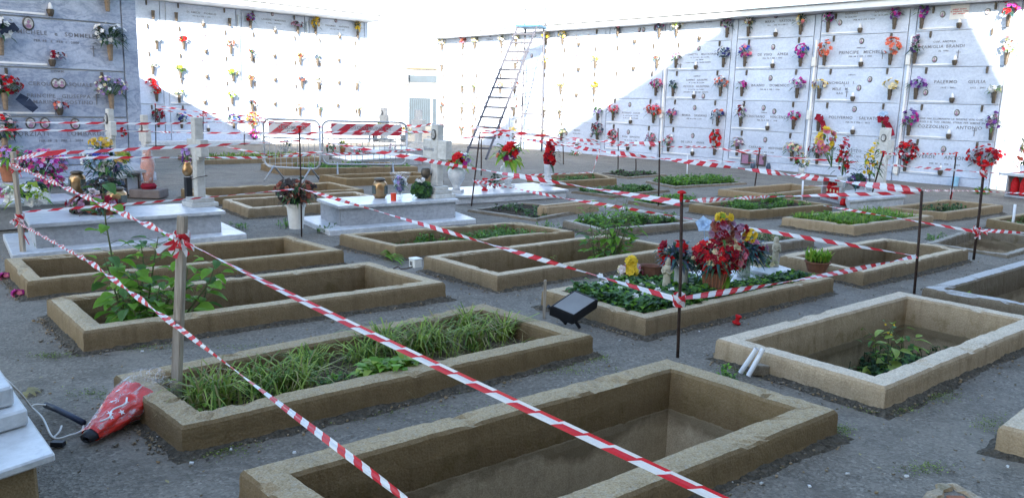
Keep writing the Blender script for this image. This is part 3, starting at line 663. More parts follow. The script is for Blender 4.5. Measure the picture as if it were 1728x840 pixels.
z0, z1 = P(700, 139).z, P(700, 127).z; m.box(((P(683, 100).x+P(738, 100).x)/2, Yf-.06, (z0+z1)/2), (P(738, 100).x-P(683, 100).x, .1, z1-z0))
m.build('window_band', 'shutter', fh)
m = MB(); m.box((P(686, 100).x, Yf-.5, (z0+z1)/2), (.35, .9, z1-z0+.3)); m.build('awning_box', 'marble_grey', fh)
xl, xr, zt, zb_ = P(690, 200).x, P(737, 200).x, P(700, 165).z, 0
sh = MB(); sh.box(((xl+xr)/2, Yf-.05, zt/2), (xr-xl, .08, zt)); dr = sh.build('shutter_door', 'shutter', fh)
n_ = 14
for i in range(n_):
    m = MB(); m.box((xl+(i+.5)*(xr-xl)/n_, Yf-.12, zt/2), ((xr-xl)/n_*.62, .06, zt-.05)); m.build('slat', 'shutter' if i != 11 else 'white', dr)
# ------------------------------------------------------------------ flowers and foliage
def bloom(mb, c, n, r, mat, rnd, lay=2, pet=5):
    n = Vector(n).normalized(); a = n.orthogonal().normalized(); b = n.cross(a)
    for l in range(lay):
        rr = r*(1-.35*l); el = .25+.45*l; ph = rnd.random()*6.3
        for k in range(pet):
            w = ph+6.2832*k/pet; d = a*math.cos(w)+b*math.sin(w); s = n.cross(d); tip = c+d*rr*math.cos(el)+n*rr*(math.sin(el)+.1); mdl = c+d*rr*.55*math.cos(el)+n*rr*(.2+.35*l)
            mb.face([c+n*.1*r*l, mdl-s*rr*.5, tip, mdl+s*rr*.5], mat)
def leafq(mb, p, d, L, w, mat, rnd, up=Vector((0, 0, 1)), droop=.3):
    d = Vector(d).normalized(); s = d.cross(up); s = s.normalized() if s.length > .01 else Vector((1, 0, 0)); nn = s.cross(d)
    m1 = p+d*L*.45+nn*L*.08; m2 = p+d*L*.75+nn*L*(.02-droop*.2); t = p+d*L-up*L*droop
    mb.face([p, m1-s*w*.5, m1], mat); mb.face([p, m1, m1+s*w*.5], mat)
    mb.face([m1-s*w*.5, m2-s*w*.34, m2, m1], mat); mb.face([m1, m2, m2+s*w*.34, m1+s*w*.5], mat)
    mb.face([m2-s*w*.34, t, m2], mat); mb.face([m2, t, m2+s*w*.34], mat)
def bouquet(parent, o, size, cols, n, r, seed, nleaf=14, leafl=.12, leafm=('dark', 'leaf2'), shape='dome', flat=1.0, base=None, out=None, lay=2, local=True, pet=5):
    rnd = random.Random(seed); sx, sy, sz = size; F = MB(); L = MB(); o = Vector(o); base = Vector(base) if base is not None else o-Vector((0, 0, sz*.9))
    for i in range(n):
        k = (i+.5)/n; th = rnd.random()*6.283; z = 1-2*k*.95; z += rnd.uniform(-.1, .1); z = max(-.95, min(.98, z)); q = math.sqrt(max(0, 1-z*z))
        if shape == 'cone': q = .25+.75*(1-z)/2; q = q if z > -.6 else .6
        if shape == 'spray': q *= rnd.uniform(.6, 1.25); z *= rnd.uniform(.6, 1.15)
        f = rnd.uniform(.72, 1.0)
        d = Vector((q*math.cos(th), q*math.sin(th), z)); p = o+Vector((d.x*sx*f, d.y*sy*f, d.z*sz*f))
        if out and d.y*out > .55: continue
        nv = d+Vector((0, -.5*(1 if out is None else 1), .25))+Vector((rnd.uniform(-.3, .3), rnd.uniform(-.3, .3), rnd.uniform(-.3, .3)))
        bloom(F, p, nv, r*rnd.uniform(.75, 1.2), rnd.randrange(len(cols)), rnd, lay, pet)
        if rnd.random() < .5: L.tube([p, base], .003, 3, 1, False)
    for i in range(nleaf):
        th = rnd.random()*6.283; el = rnd.uniform(-.4, .9); d = Vector((math.cos(th)*math.cos(el), math.sin(th)*math.cos(el), math.sin(el)))
        p = base.lerp(o, rnd.uniform(.3, 1))+Vector((d.x*sx, d.y*sy, d.z*sz))*.45
        leafq(L, p, d, leafl*rnd.uniform(.7, 1.3)+max(sx, sz)*.35, leafl*.38, rnd.randrange(len(leafm)), rnd)
    f = F.build('flowers', list(cols), parent, local)
    g = L.build('foliage', list(leafm), parent, local) if nleaf else None
    return f, g
ROWS = ['bottom', 'fourth', 'third', 'second', 'top']
seed = [100]
def wvase(W, px, pyb, bw, bh, cols, look, where, shape='dome', group='flower vases on the burial walls', n=None, leafm=('dark', 'leaf2'), vh=.24, off=.11, nleaf=20, label=None, r=.046, dx=0):
    """vase whose foot is seen at (px, pyb); bw, bh = bouquet size in photograph pixels"""
    seed[0] += 1; u, z = W.loc(px, pyb, off); X = W.M@T(u, -off, z); s = 1/pxm(X.translation); bw *= s*1.12; bh *= s
    t = thing('flower_vase', label or (look+', '+where), 'flower vase', group=group, X=X)
    m = MB(); m.lathe([(.028, 0), (.034, .02), (.04, vh*.55), (.05, vh*.97), (.052, vh), (.045, vh-.004), (.04, vh-.05)], 14); m.lathe([(.042, vh*.5), (.047, vh*.52), (.043, vh*.56)], 14)
    m.build('vase', 'bronze' if W is not WL else 'vase_tan', t, True, smooth=True)
    m = MB(); m.box((0, .065, vh*.45), (.03, .05, .03)); m.build('holder', 'bronze', t, True)
    if bw > 0:
        nn = int((n or min(40, max(10, bw*bh*.34/(r*r))))*1.8); bw *= 1.1; bh *= 1.1
        bouquet(t, (dx*s, -.02, vh+bh*.42), (bw/2, min(bw*.38, .13), bh/2), cols, nn, r, seed[0], nleaf, .1, leafm, shape, base=(0, 0, vh*.8))
    return t
M['vase_tan'] = plain('tan_stone_vase', (.26, .19, .13), .6, .3, 18)
R2, RR = 'in a bronze wall vase', 'flower vases on the burial walls'
V = 'right burial wall'
def A_(px, pyb, bw, bh, cols, look, where, **k): return wvase(WA, px, pyb, bw, bh, cols, look, where, **k)
A_(1722, 32+14, 24, 20, ['red', 'magenta'], 'red flowers with long upright leaves in wall vase', 'top right corner', leafm=('dark', 'teal'), nleaf=12, dx=-3) if False else None
wvase(WA, 1700, 46, 22, 20, ['red', 'magenta'], 'red flowers with long upright dark leaves in wall vase', 'top right of view', leafm=('dark', 'teal'))
A_(1554, 49, 17, 36, ['purple', 'magenta'], 'tall magenta and violet cone in wall vase', 'top row beside the paper note', shape='cone')
A_(1697, 110, 18, 30, ['pale', 'pink', 'cream'], 'pale pink and cream cone in sunlit vase', 'second row at the far right', shape='cone')
A_(1542, 108, 15, 28, ['mauve', 'purple', 'slate'], 'dark purple cone-shaped bouquet in wall vase', 'second row beside the pipe box', shape='cone')
A_(1544, 168, 24, 18, ['purple', 'lilac'], 'loose purple daisies in wall vase', 'third row, left of the sunlit patch', shape='spray')
A_(1676, 175, 15, 9, ['wht', 'cream'], 'small white flowers in a sunlit bronze vase', 'third row at right edge', leafm=('leaf', 'leaf2'))
A_(1532, 229, 22, 26, ['purple', 'magenta'], 'dense dark violet bouquet in wall vase', 'fourth row beside the pipe')
A_(1671, 237, 20, 28, ['purple', 'wht', 'mauve'], 'purple and white upright bouquet in wall vase', 'fourth row near the right edge', shape='cone')
A_(1526, 289, 30, 36, ['dred', 'red'], 'large crimson bouquet in wall vase', 'bottom row just right of the pipe', shape='spray', leafm=('dark', 'dark'))
A_(1657, 296, 44, 34, ['dred', 'red'], 'biggest crimson bouquet in wall vase', 'bottom row at the far right', shape='spray', n=40, leafm=('dark', 'dark'), vh=.2)
A_(1508, 50, 16, 26, ['lilac', 'magenta', 'purple'], 'lilac and violet cone in wall vase', 'top row left of the violet cone', shape='cone')
A_(1396, 55, 17, 24, ['purple', 'lilac', 'magenta'], 'violet pink bouquet in wall vase', 'top row right of the tall pipe', shape='cone')
A_(1390, 111, 20, 24, ['coral'], 'coral rose bouquet in wall vase', 'second row just right of the tall pipe', nleaf=2, r=.06)
A_(1501, 110, 24, 28, ['coral'], 'coral rose bouquet in wall vase', 'second row, right end of its slab', nleaf=2, r=.06)
A_(1381, 167, 21, 16, ['yellow', 'cream', 'mauve'], 'yellow flowers with two broad blue-green leaves in wall vase', 'third row by the pipe', leafm=('teal', 'teal'), nleaf=4, r=.045)
A_(1500, 169, 22, 17, ['yellow', 'cream'], 'yellow flower ball in wall vase', 'third row, right end of its slab', nleaf=3, r=.05)
A_(1350, 59, 17, 22, ['pale', 'yellow', 'pink', 'cream'], 'pale yellow and pink cone in wall vase', 'top row left of the tall pipe', shape='cone')
A_(1350, 113, 19, 22, ['magenta', 'magenta', 'blu'], 'magenta and blue double bouquet in wall vase', 'second row left of the tall pipe')
A_(1344, 166, 22, 18, ['magenta', 'lilac', 'wht'], 'magenta and lilac spray in wall vase', 'third row left of the tall pipe', shape='spray')
A_(1338, 219, 20, 14, ['red', 'lilac', 'magenta'], 'red and lilac bouquet in wall vase', 'fourth row left of the tall pipe')
A_(1335, 272, 27, 16, ['cream', 'wht', 'pink'], 'cream and pale pink bouquet in wall vase', 'bottom row left of the tall pipe', leafm=('dark', 'leaf2'))
A_(1378, 277, 27, 18, ['mauve', 'dred', 'pink'], 'mauve and crimson bouquet in wall vase', 'bottom row right of the tall pipe')
A_(1380, 222, 10, 8, ['dred'], 'wall vase with a red ribbon garland', 'fourth row, right of the tall pipe', nleaf=4)
A_(1490, 222, 12, 10, ['dred'], 'wall vase with dark red bow under a white ribbon', 'fourth row', nleaf=6)
A_(1262, 62, 12, 24, ['pale', 'rust', 'cream'], 'speckled brown and white spray in wall vase', 'top row', shape='spray')
A_(1256, 113, 18, 22, ['magenta', 'pink', 'blu'], 'hot pink and blue bouquet in wall vase', 'second row', leafm=('teal', 'dark'))
A_(1251, 163, 12, 10, ['magenta'], 'single magenta carnation bunch in wall vase', 'third row', n=6)
A_(1249, 214, 14, 24, ['lilac', 'wht', 'dred'], 'lilac and white spray with red blooms in wall vase', 'fourth row', shape='spray')
A_(1243, 263, 18, 16, ['cream', 'pale', 'mauve'], 'beige and mauve bouquet in wall vase', 'bottom row')
A_(1226, 64, 14, 22, ['mauve', 'purple'], 'dusty purple bouquet in wall vase', 'top row at tip of the sunlit area')
A_(1220, 114, 20, 18, ['navyf', 'wht', 'slate'], 'navy and white bouquet in wall vase', 'second row', leafm=('teal', 'dark'))
A_(1140, 115, 15, 13, ['mauve', 'wht'], 'mauve and white bouquet in wall vase', 'second row on edge of sunlight')
A_(1215, 163, 22, 18, ['coral', 'wht', 'slate'], 'orange-red and white bouquet in wall vase', 'third row', leafm=('dark', 'dark'))
A_(1135, 163, 10, 12, ['slate', 'teal'], 'dark leafy bunch without blooms in wall vase', 'third row', n=8)
A_(1210, 213, 20, 13, ['coral', 'navyf', 'slate'], 'coral and teal bouquet in wall vase', 'fourth row', leafm=('teal', 'teal'))
A_(1132, 209, 19, 9, ['pink', 'lilac', 'purple'], 'pink and lavender bouquet in wall vase', 'fourth row')
A_(1205, 262, 15, 26, ['red'], 'diagonal row of round red pompoms in wall vase', 'bottom row', n=12, r=.07, nleaf=4, lay=3) if False else A_(1205, 262, 15, 26, ['red'], 'diagonal row of round red pompoms in wall vase', 'bottom row', n=12, r=.07, nleaf=4)
A_(1127, 256, 14, 14, ['wht', 'pink'], 'white bunch with pink tips in wall vase', 'bottom row')
A_(1106, 162, 20, 14, ['magenta', 'mauve', 'pink'], 'rose-purple bouquet in wall vase', 'third row left of the white pipe')
A_(1102, 208, 30, 18, ['coral', 'red', 'pink'], 'wide coral spray in wall vase', 'fourth row left of the white pipe', shape='spray')
A_(1097, 253, 15, 15, ['mauve', 'pink'], 'burgundy and pink bouquet in wall vase', 'bottom row left of the white pipe')
A_(1034, 204, 17, 14, ['red', 'pink'], 'pinkish red bouquet in wall vase', 'fourth row below the sunlit diagonal')
A_(1033, 247, 16, 15, ['red', 'pink', 'dred'], 'crimson pink bouquet in wall vase', 'bottom row behind the thin rod')
A_(1008, 204, 14, 10, ['lilac', 'leaf2'], 'green bunch with lilac tips in wall vase', 'fourth row')
A_(1007, 240, 20, 20, ['dred', 'slate', 'mauve'], 'dark red and grey bouquet in wall vase', 'bottom row')
A_(1112, 64, 14, 18, ['pink', 'magenta', 'slate'], 'pink bouquet with blue-grey leaves in wall vase', 'top row, half in sunlight', leafm=('slate', 'dark'))
A_(1141, 62, 20, 18, ['wht', 'cream'], 'large white bouquet in wall vase', 'top row, bleached by the sun', leafm=('wht', 'lime'))
A_(1042, 62, 12, 15, ['pink', 'lime', 'teal'], 'pink and green bouquet in wall vase', 'top row, left of the pink one', leafm=('teal', 'leaf2'))
A_(947, 238, 15, 10, ['slate', 'cream'], 'grey-green bunch in wall vase', 'bottom row near the end of the sunlit part')
A_(1108, 116, 8, 14, ['cream', 'rust'], 'thin beige spray in wall vase', 'second row inside the sunlight', shape='spray', n=6)
rb_ = random.Random(5)
SUNL = 'vase of sun-bleached flowers on the sunlit part of the right wall'
for i in range(0, 4):
    for j in range(5):
        for q in (.17, .83):
            u = ua[i]+(ua[i+1]-ua[i])*q; z = za[j]+.1
            X = WA.M@T(u, -.11, z)
            if (i == 3 and q > .5 and j < 2) or (i == 3 and j == 0): continue
            if rb_.random() < .25: continue
            c = RC.T@(np.array(X.translation)-[0, 0, CAMH]); px, py = c[0]/c[2]*FPX+864, c[1]/c[2]*FPX+420
            cc = rb_.choice([['pink', 'coral'], ['wht', 'cream'], ['yellow', 'cream'], ['coral', 'wht'], ['tan', 'cream'], ['rust', 'pale']])
            wvase(WA, px, py, 11, 9, cc, '', '', label='sun-faded %s flowers on right wall, %s row, %s vase column from the far corner' % ({'wht': 'white', 'tan': 'tan', 'rust': 'brown'}.get(cc[0], cc[0]), ROWS[j], ['first', 'second', 'third', 'fourth', 'fifth', 'sixth', 'seventh', 'eighth'][i*2+(q > .5)]), group='bleached flower vases on the sunlit wall', n=9, nleaf=5, r=.045)
def B_(*a, **k): return wvase(WB, *a, **k)
B_(259, 33, 0, 0, [], 'empty bronze wall vase', 'top row of the left wall, first from the shaded pillar')
B_(298, 36, 0, 0, [], 'empty bronze wall vase', 'top row, left end of the plain two-line slab')
B_(388, 45, 0, 0, [], 'empty bronze wall vase', 'top row, right end of the plain two-line slab')
B_(423, 49, 12, 12, ['dred', 'purple'], 'dark purple bouquet in wall vase', 'top row of the left wall, left end of slab')
B_(503, 58, 18, 8, ['mauve', 'dred'], 'wide dusty red bouquet in wall vase', 'top row of the left wall')
B_(533, 59, 15, 24, ['tan', 'yellow'], 'golden yellow cone in wall vase', 'top row, left of the last slab', shape='cone', leafm=('tan', 'dark'))
B_(604, 66, 12, 20, ['tan', 'yellow'], 'golden yellow cone in wall vase', 'top row, right end of the left wall', shape='cone', leafm=('tan', 'dark'))
B_(310, 84, 12, 8, ['red'], 'small red bouquet in a sunlit wall vase', 'second row of the left wall')
B_(390, 92, 13, 12, ['coral', 'pale'], 'coral and white bouquet in a sunlit wall vase', 'second row of the left wall')
B_(305, 133, 14, 8, ['yellow', 'lime'], 'yellow-green bunch in a sunlit wall vase', 'third row, left end of slab')
B_(394, 138, 14, 8, ['yellow', 'lime'], 'yellow-green bunch in a sunlit wall vase', 'third row, right end of slab')
B_(265, 172, 11, 12, ['red'], 'red carnation bunch in wall vase', 'fourth row beside the red bow')
B_(303, 174, 16, 10, ['wht', 'cream', 'lime'], 'cream white bouquet in wall vase', 'fourth row, left of the sun edge')
B_(392, 177, 11, 8, ['wht', 'lime'], 'small white and green bouquet in wall vase', 'fourth row of the left wall')
B_(268, 215, 18, 18, ['dred', 'dark'], 'dark red bouquet with dark foliage in wall vase', 'bottom row of the left wall', leafm=('dark', 'dark'))
B_(307, 217, 18, 13, ['blu', 'navyf', 'wht'], 'bright blue bouquet in wall vase', 'bottom row, left end of slab')
B_(395, 217, 19, 12, ['blu', 'navyf', 'wht'], 'bright blue bouquet in wall vase', 'bottom row, right end of slab')
B_(427, 225, 20, 24, ['red', 'coral', 'yellow'], 'red and yellow bouquet in wall vase', 'bottom row beside the barrier')
B_(430, 238, 16, 14, ['magenta', 'purple'], 'magenta bouquet low on the left wall', 'beside the left barrier', vh=.1)
for px, py, cc in ((507, 110, ['tan', 'rust']), (536, 112, ['slate', 'wht']), (510, 150, ['rust', 'slate']), (538, 152, ['wht', 'tan']), (603, 152, ['wht', 'cream']), (506, 196, ['wht', 'rust']), (540, 196, ['slate', 'cream']), (606, 196, ['wht', 'cream']), (425, 104, ['slate', 'rust']), (424, 148, ['rust', 'tan']), (426, 190, ['rust', 'slate']), (265, 84, ['wht']), (258, 126, ['wht'])):
    wvase(WB, px, py, 9, 8, cc, '', '', label='bleached flower vase on far left wall, %s row, %s' % ('second' if py < 115 else 'third' if py < 160 else 'fourth', 'by the shaded pillar' if px < 300 else 'just right of the first long slab' if px < 430 else 'left side of the right conduit' if px < 515 else 'right side of the right conduit' if px < 560 else 'at the wall end'), group='bleached flower vases on the left wall', n=8, nleaf=6, r=.045)
def L_(*a, **k): return wvase(WL, *a, vh=.26, **k)
L_(187, 103, 44, 36, ['wht'], 'white rose bouquet with dark green leaves in vase', 'right end of the left edge wall', leafm=('dark', 'dark'), nleaf=90, n=17, r=.036)
L_(189, 186, 44, 30, ['mauve', 'wht', 'lilac', 'cream'], 'mauve and cream-white bouquet in vase', 'right end of third row at the left edge', leafm=('dark', 'leaf2'), nleaf=24, n=44, r=.032)
L_(182, 20, 26, 16, ['mauve', 'dred'], 'dark pink bouquet cut by the top of the picture', 'on the left edge wall', nleaf=6)
L_(3, 94, 40, 36, ['wht', 'wht'], 'white flowers with black ribbon cut by the left edge', 'upper slab', leafm=('dark', 'dark'), nleaf=34, n=12, r=.05)
L_(10, 186, 44, 30, ['dred', 'red', 'dred', 'dred', 'pale'], 'crimson bouquet cut by the left edge', 'slab above the lowest', nleaf=20, n=50, r=.034)
L_(10, 262, 34, 40, ['slate', 'pale', 'red'], 'grey and red bouquet cut by the left edge', 'lowest slab', nleaf=30, leafm=('dark', 'leaf2'), n=36, r=.034)
def lbunch(px, py, w, h, cols, label, n=14):
    u, z = WL.loc(px, py, .12); X = WL.M@T(u, -.12, z); s = 1/pxm(X.translation); t = thing('flower_bunch', label, 'flowers', X=X, group='small bunches under the slabs at left')
    seed[0] += 1; bouquet(t, (0, 0, 0), (w*s/2, .07, h*s/2), cols, n, .035, seed[0], 8, .07, ('dark', 'brownleaf'))
lbunch(97, 93, 26, 14, ['mauve', 'dred', 'pale'], 'small mauve bunch under the oval photo at upper left')
lbunch(100, 178, 28, 14, ['mauve', 'coral', 'dred'], 'small pink and wine bunch below the middle name at left')
lbunch(105, 265, 8, 16, ['red'], 'small red bunch on the lowest slab at the left edge', 6)
lbunch(208, 222, 6, 18, ['red'], 'thin red bunch at the right end of the lowest left slab', 6)
def ribbon(W, pts, w, mat, label, name='ribbon', cat='ribbon', thick=.012, off=.2):
    P = [W.M@Vector((*[W.loc(x, y, off)[0]], -off, W.loc(x, y, off)[1])) for x, y in pts]; c = P[0]; t = thing(name, label, cat, c)
    m = MB(); s = W.x; k = len(P)
    for i in range(k-1):
        a, b = P[i], P[i+1]; d = (b-a).normalized(); sd = d.cross(W.into).normalized()*w/2*(1+.25*math.sin(i*1.7)); sd2 = d.cross(W.into).normalized()*w/2*(1+.25*math.sin((i+1)*1.7)); o = W.into*thick*(1 if i % 2 else -1)
        m.face([a-sd, a+sd+o, b+sd2-o, b-sd2], 0)
    m.build('ribbon_band', mat, t); return t
ribbon(WL, [(0, 42), (22, 48), (28, 44), (2, 58)], .12, 'navy', 'black satin ribbon on the white flowers at upper left')
ribbon(WL, [(30, 163), (44, 172), (60, 186)], .12, 'navy', 'dark blue satin ribbon end hanging on the left edge wall')
for x0, lab in ((1380, 'dark red frilled ribbon hanging from a wall vase right of the tall pipe'), (1488, 'dark red frilled ribbon hanging left of the right pipe')):
    P = [(x0-3, 197), (x0+3, 199), (x0+8, 204), (x0+9, 212), (x0+11, 221)] if x0 < 1400 else [(x0-7, 202), (x0+3, 201), (x0+9, 208), (x0+14, 218), (x0+17, 230)]
    ribbon(WA, P, .14, 'dred', lab, thick=.03)
ribbon(WA, [(1484, 190), (1488, 196), (1493, 189), (1497, 193)], .09, 'skyb', 'pale blue bow above the dark red garland')
t = thing('red_bow', 'red bow on the rear left wall above the carnations', 'bow', X=WB.M@T(*[(lambda q: (q[0], -.1, q[1]))(WB.loc(254, 139, .1))][0])); bouquet(t, (0, 0, 0), (.14, .06, .1), ['red'], 9, .09, 7, 0)

# ------------------------------------------------------------------ grass and weeds
def blades(name, label, spots, n, hl, hw, mats, seed_, lean=.5, parent=None, cat='grass'):
    rnd = random.Random(seed_); m = MB(); c = spots(rnd); 
    for i in range(n):
        p = spots(rnd); L = rnd.uniform(*hl); w = hw*rnd.uniform(.6, 1.3); a = rnd.random()*6.283; ln = lean*rnd.uniform(.2, 1.3); d = Vector((math.cos(a), math.sin(a), 0)); s = Vector((-d.y, d.x, 0))*w/2; k = rnd.randrange(len(mats))
        p0 = p-Vector((0, 0, .02)); p1 = p+d*L*ln*.25+Vector((0, 0, L*.45)); p2 = p+d*L*ln*.75+Vector((0, 0, L*(.8-.15*ln))); p3 = p+d*L*ln*1.25+Vector((0, 0, L*(.95-.5*ln)))
        m.face([p0-s, p0+s, p1+s, p1-s], k); m.face([p1-s, p1+s, p2+s*.7, p2-s*.7], k); m.face([p2-s*.7, p2+s*.7, p3], k)
    o = m.build(name, mats, parent); tag(o, label, cat, None, 'stuff'); return o
def weeds(name, label, spots, n, size, mats, seed_, cat='weeds', h=.1):
    rnd = random.Random(seed_); m = MB()
    for i in range(n):
        p = spots(rnd); hh = h*rnd.uniform(.3, 1.3)
        for k in range(7):
            a = rnd.random()*6.283; el = rnd.uniform(.0, 1.0); q = p+Vector((rnd.uniform(-.02, .02), rnd.uniform(-.02, .02), hh*rnd.random()))
            leafq(m, q, Vector((math.cos(a)*math.cos(el), math.sin(a)*math.cos(el), math.sin(el))), size*rnd.uniform(.6, 1.4), size*rnd.uniform(.35, .6), rnd.randrange(len(mats)), rnd)
        m.tube([p-Vector((0, 0, .01)), p+Vector((0, 0, hh))], .0025, 3, 0, False)
    o = m.build(name, mats); tag(o, label, cat, None, 'stuff'); return o
def inG(key, u0=0.0, u1=1.0, v0=0.0, v1=1.0, z=None, clump=0, seed_=0, sig=.12):
    r0 = random.Random(seed_+77); cl = [(r0.uniform(u0, u1), r0.uniform(v0, v1)) for _ in range(clump)]
    def f(rnd):
        if clump and rnd.random() < .88:
            a, b = rnd.choice(cl); u = min(u1, max(u0, rnd.gauss(a, sig*(u1-u0)))); v = min(v1, max(v0, rnd.gauss(b, sig)))
        else: u, v = rnd.uniform(u0, u1), rnd.uniform(v0, v1)
        return interior(key, u, v, z)
    return f
blades('long_grass', 'long green grass along the right end of the litter-filled grave', inG('B', .60, 1, .0, .55, clump=7, seed_=1, sig=.032), 760, (.08, .25), .009, ['grass', 'grass2', 'grass2', 'dry'], 1, 1.0)
blades('long_grass', 'long arching grass at the stake end of the litter-filled grave', inG('B', .01, .30, .15, 1, clump=7, seed_=2, sig=.035), 420, (.08, .25), .009, ['grass', 'grass2', 'grass2', 'dry'], 2, 1.0)
blades('long_grass', 'grass tufts along the far rim of the litter-filled grave', inG('B', .25, .60, .0, .25, clump=5, seed_=3, sig=.035), 260, (.07, .20), .008, ['grass', 'grass2'], 3, .9)
blades('dry_grass', 'thin dry straws scattered over the dark litter', inG('B', .0, 1, .0, 1), 700, (.03, .12), .003, ['dry', 'grass2'], 4, 1.6)
weeds('low_weeds', 'bright toothed weed clump near the front rim of the grassy grave', inG('B', .42, .55, .78, .98, clump=2, seed_=5, sig=.12), 60, .10, ['leaf', 'grass2'], 5, h=.10)
weeds('low_weeds', 'small weeds scattered over the litter-filled grave', inG('B', .0, 1, .0, 1, clump=14, seed_=6, sig=.03), 70, .045, ['leaf2', 'leaf', 'grass'], 6, h=.04)
blades('long_grass', 'dense bright green grass filling the grave right of centre', inG('J', 0, 1, 0, 1, clump=14, seed_=7, sig=.1), 2600, (.05, .17), .010, ['grass', 'grass2', 'leaf'], 7, .7)
weeds('low_weeds', 'bright low weeds in the brim full grave at right', inG('J', 0, .8, 0, 1, clump=12, seed_=8, sig=.1), 260, .06, ['leaf', 'grass'], 8, h=.08)
weeds('low_weeds', 'patchy weeds in the right half of the grave before the marble tomb', inG('H', .35, 1, .0, 1, clump=10, seed_=9, sig=.08), 300, .05, ['leaf2', 'leaf', 'grass'], 9, h=.10)
blades('long_grass', 'grass at the right end of the grave before the marble tomb', inG('H', .5, 1, .2, 1, clump=8, seed_=10, sig=.06), 700, (.06, .2), .007, ['grass', 'leaf2'], 10, .8)
weeds('low_weeds', 'sparse weeds at the left end of the grave before the marble tomb', inG('H', .05, .35, .2, .8, clump=4, seed_=11, sig=.1), 50, .04, ['leaf2'], 11, h=.08)
weeds('low_weeds', 'low weeds filling the grave behind the red capped rod', inG('L', .05, 1, 0, 1, clump=9, seed_=12, sig=.06), 230, .05, ['leaf2', 'leaf', 'grass'], 12, h=.09)
weeds('low_weeds', 'dark weeds on the floor of the pale clean grave near the wall', inG('K', .15, .9, .1, .9, clump=7, seed_=13, sig=.09), 150, .07, ['leaf2', 'dark'], 13, h=.18)
weeds('low_weeds', 'dark green weeds spreading over the floor of the pale deep pit', inG('E', .05, 1, .0, 1, clump=16, seed_=14, sig=.08), 700, .065, ['dark', 'leaf2'], 14, h=.22)
weeds('low_weeds', 'dry weeds over the floor of the grave right of the praying statue', inG('I', .1, 1, .1, 1, clump=9, seed_=15, sig=.1), 180, .04, ['dry', 'leaf2', 'dark'], 15, h=.07)
weeds('low_weeds', 'weeds covering the low grave behind the pale green bush', inG('X', 0, 1, 0, 1, clump=7, seed_=16, sig=.08), 240, .05, ['leaf2', 'leaf', 'grass'], 16, h=.10)
weeds('low_weeds', 'few weeds on the sandy low grave behind the bouquet', inG('Y', 0, 1, 0, 1), 50, .04, ['leaf2', 'dry'], 17, h=.05)
weeds('low_weeds', 'weeds in the flush bed left of the tall thin rod', inG('Z', 0, 1, 0, 1, clump=6, seed_=18), 260, .06, ['leaf2', 'grass'], 18, h=.07)
weeds('low_weeds', 'bright strip of weeds before the right wall', inG('ZA', 0, 1, 0, 1), 420, .07, ['leaf', 'grass', 'leaf2'], 19, h=.10)
weeds('low_weeds', 'few weeds on the far mulch bed', inG('ZB', 0, 1, 0, 1, clump=5, seed_=20), 110, .07, ['leaf2', 'brownleaf'], 20, h=.05)
weeds('low_weeds', 'weeds in the flush bed below the red capped rod', inG('ZD', 0, 1, 0, 1, clump=6, seed_=22), 280, .055, ['leaf2', 'leaf'], 22, h=.08)
weeds('low_weeds', 'weeds and rubble plants in the dark rubble bed', inG('ZC', 0, 1, 0, 1, clump=6, seed_=21), 90, .05, ['leaf2', 'brownleaf'], 21, h=.05)
blades('long_grass', 'grass in the far low grave behind the left barrier', inG('W', 0, 1, 0, 1), 500, (.08, .2), .02, ['grass2', 'grass'], 23, .7)
weeds('low_weeds', 'weeds seen through the barriers', inG('V', .2, 1, 0, 1, clump=5, seed_=24), 160, .07, ['leaf2', 'leaf'], 24, h=.08)
weeds('low_weeds', 'weeds in the far grave behind the red gladiolus vase', inG('U', 0, 1, 0, 1, clump=6, seed_=25), 160, .06, ['leaf2', 'grass'], 25, h=.1)
weeds('low_weeds', 'weeds in the grave cut by the right edge', inG('O', 0, 1, 0, 1, clump=6, seed_=26), 120, .06, ['leaf2', 'grass'], 26, h=.1)
weeds('low_weeds', 'small weeds at the foot of the open grave before the grey tomb', inG('D', .85, 1, .1, .6, clump=2, seed_=27), 30, .05, ['leaf2'], 27, h=.1)
weeds('low_weeds', 'small weeds low in the whitewashed grave', inG('N', 0.02, .2, .0, .3, z=-.05, clump=2, seed_=28), 24, .05, ['leaf', 'grass2'], 28, h=.08)
weeds('dark_weeds', 'dark debris in the far corner of the shrub grave', inG('C', .86, .98, .0, .6, z=-.35), 60, .05, ['brownleaf', 'dark'], 29, h=.08)

# leafy plants whose leaves can be told apart
def leaf_mesh(name, mats, L=.1, w=.075, fold=.15, lobes=0):
    m = MB(); n = 6; up = []; lo = []; mid_ = []
    for i in range(n+1):
        t = i/n; ww = w/2*math.sin(math.pi*min(1, t*.96+.04))**.75*(1.15-.5*t) if 0 < i < n else 0.0
        if lobes and i % 2: ww *= .8
        z = -.35*L*t*t+.12*L*t; mid_.append(Vector((t*L, 0, z))); up.append(Vector((t*L, ww, z+ww*fold*2))); lo.append(Vector((t*L, -ww, z+ww*fold*2)))
    for i in range(n):
        if i == 0: m.face([mid_[0], mid_[1], up[1]]); m.face([mid_[0], lo[1], mid_[1]])
        elif i == n-1: m.face([mid_[i], mid_[n], up[i]]); m.face([mid_[i], lo[i], mid_[n]])
        else: m.face([mid_[i], mid_[i+1], up[i+1], up[i]]); m.face([mid_[i], lo[i], lo[i+1], mid_[i+1]])
    me = bpy.data.meshes.new(name); me.from_pydata(m.v, [], m.f); me.materials.append(M[mats]); me.polygons.foreach_set('use_smooth', [True]*len(me.polygons)); return me
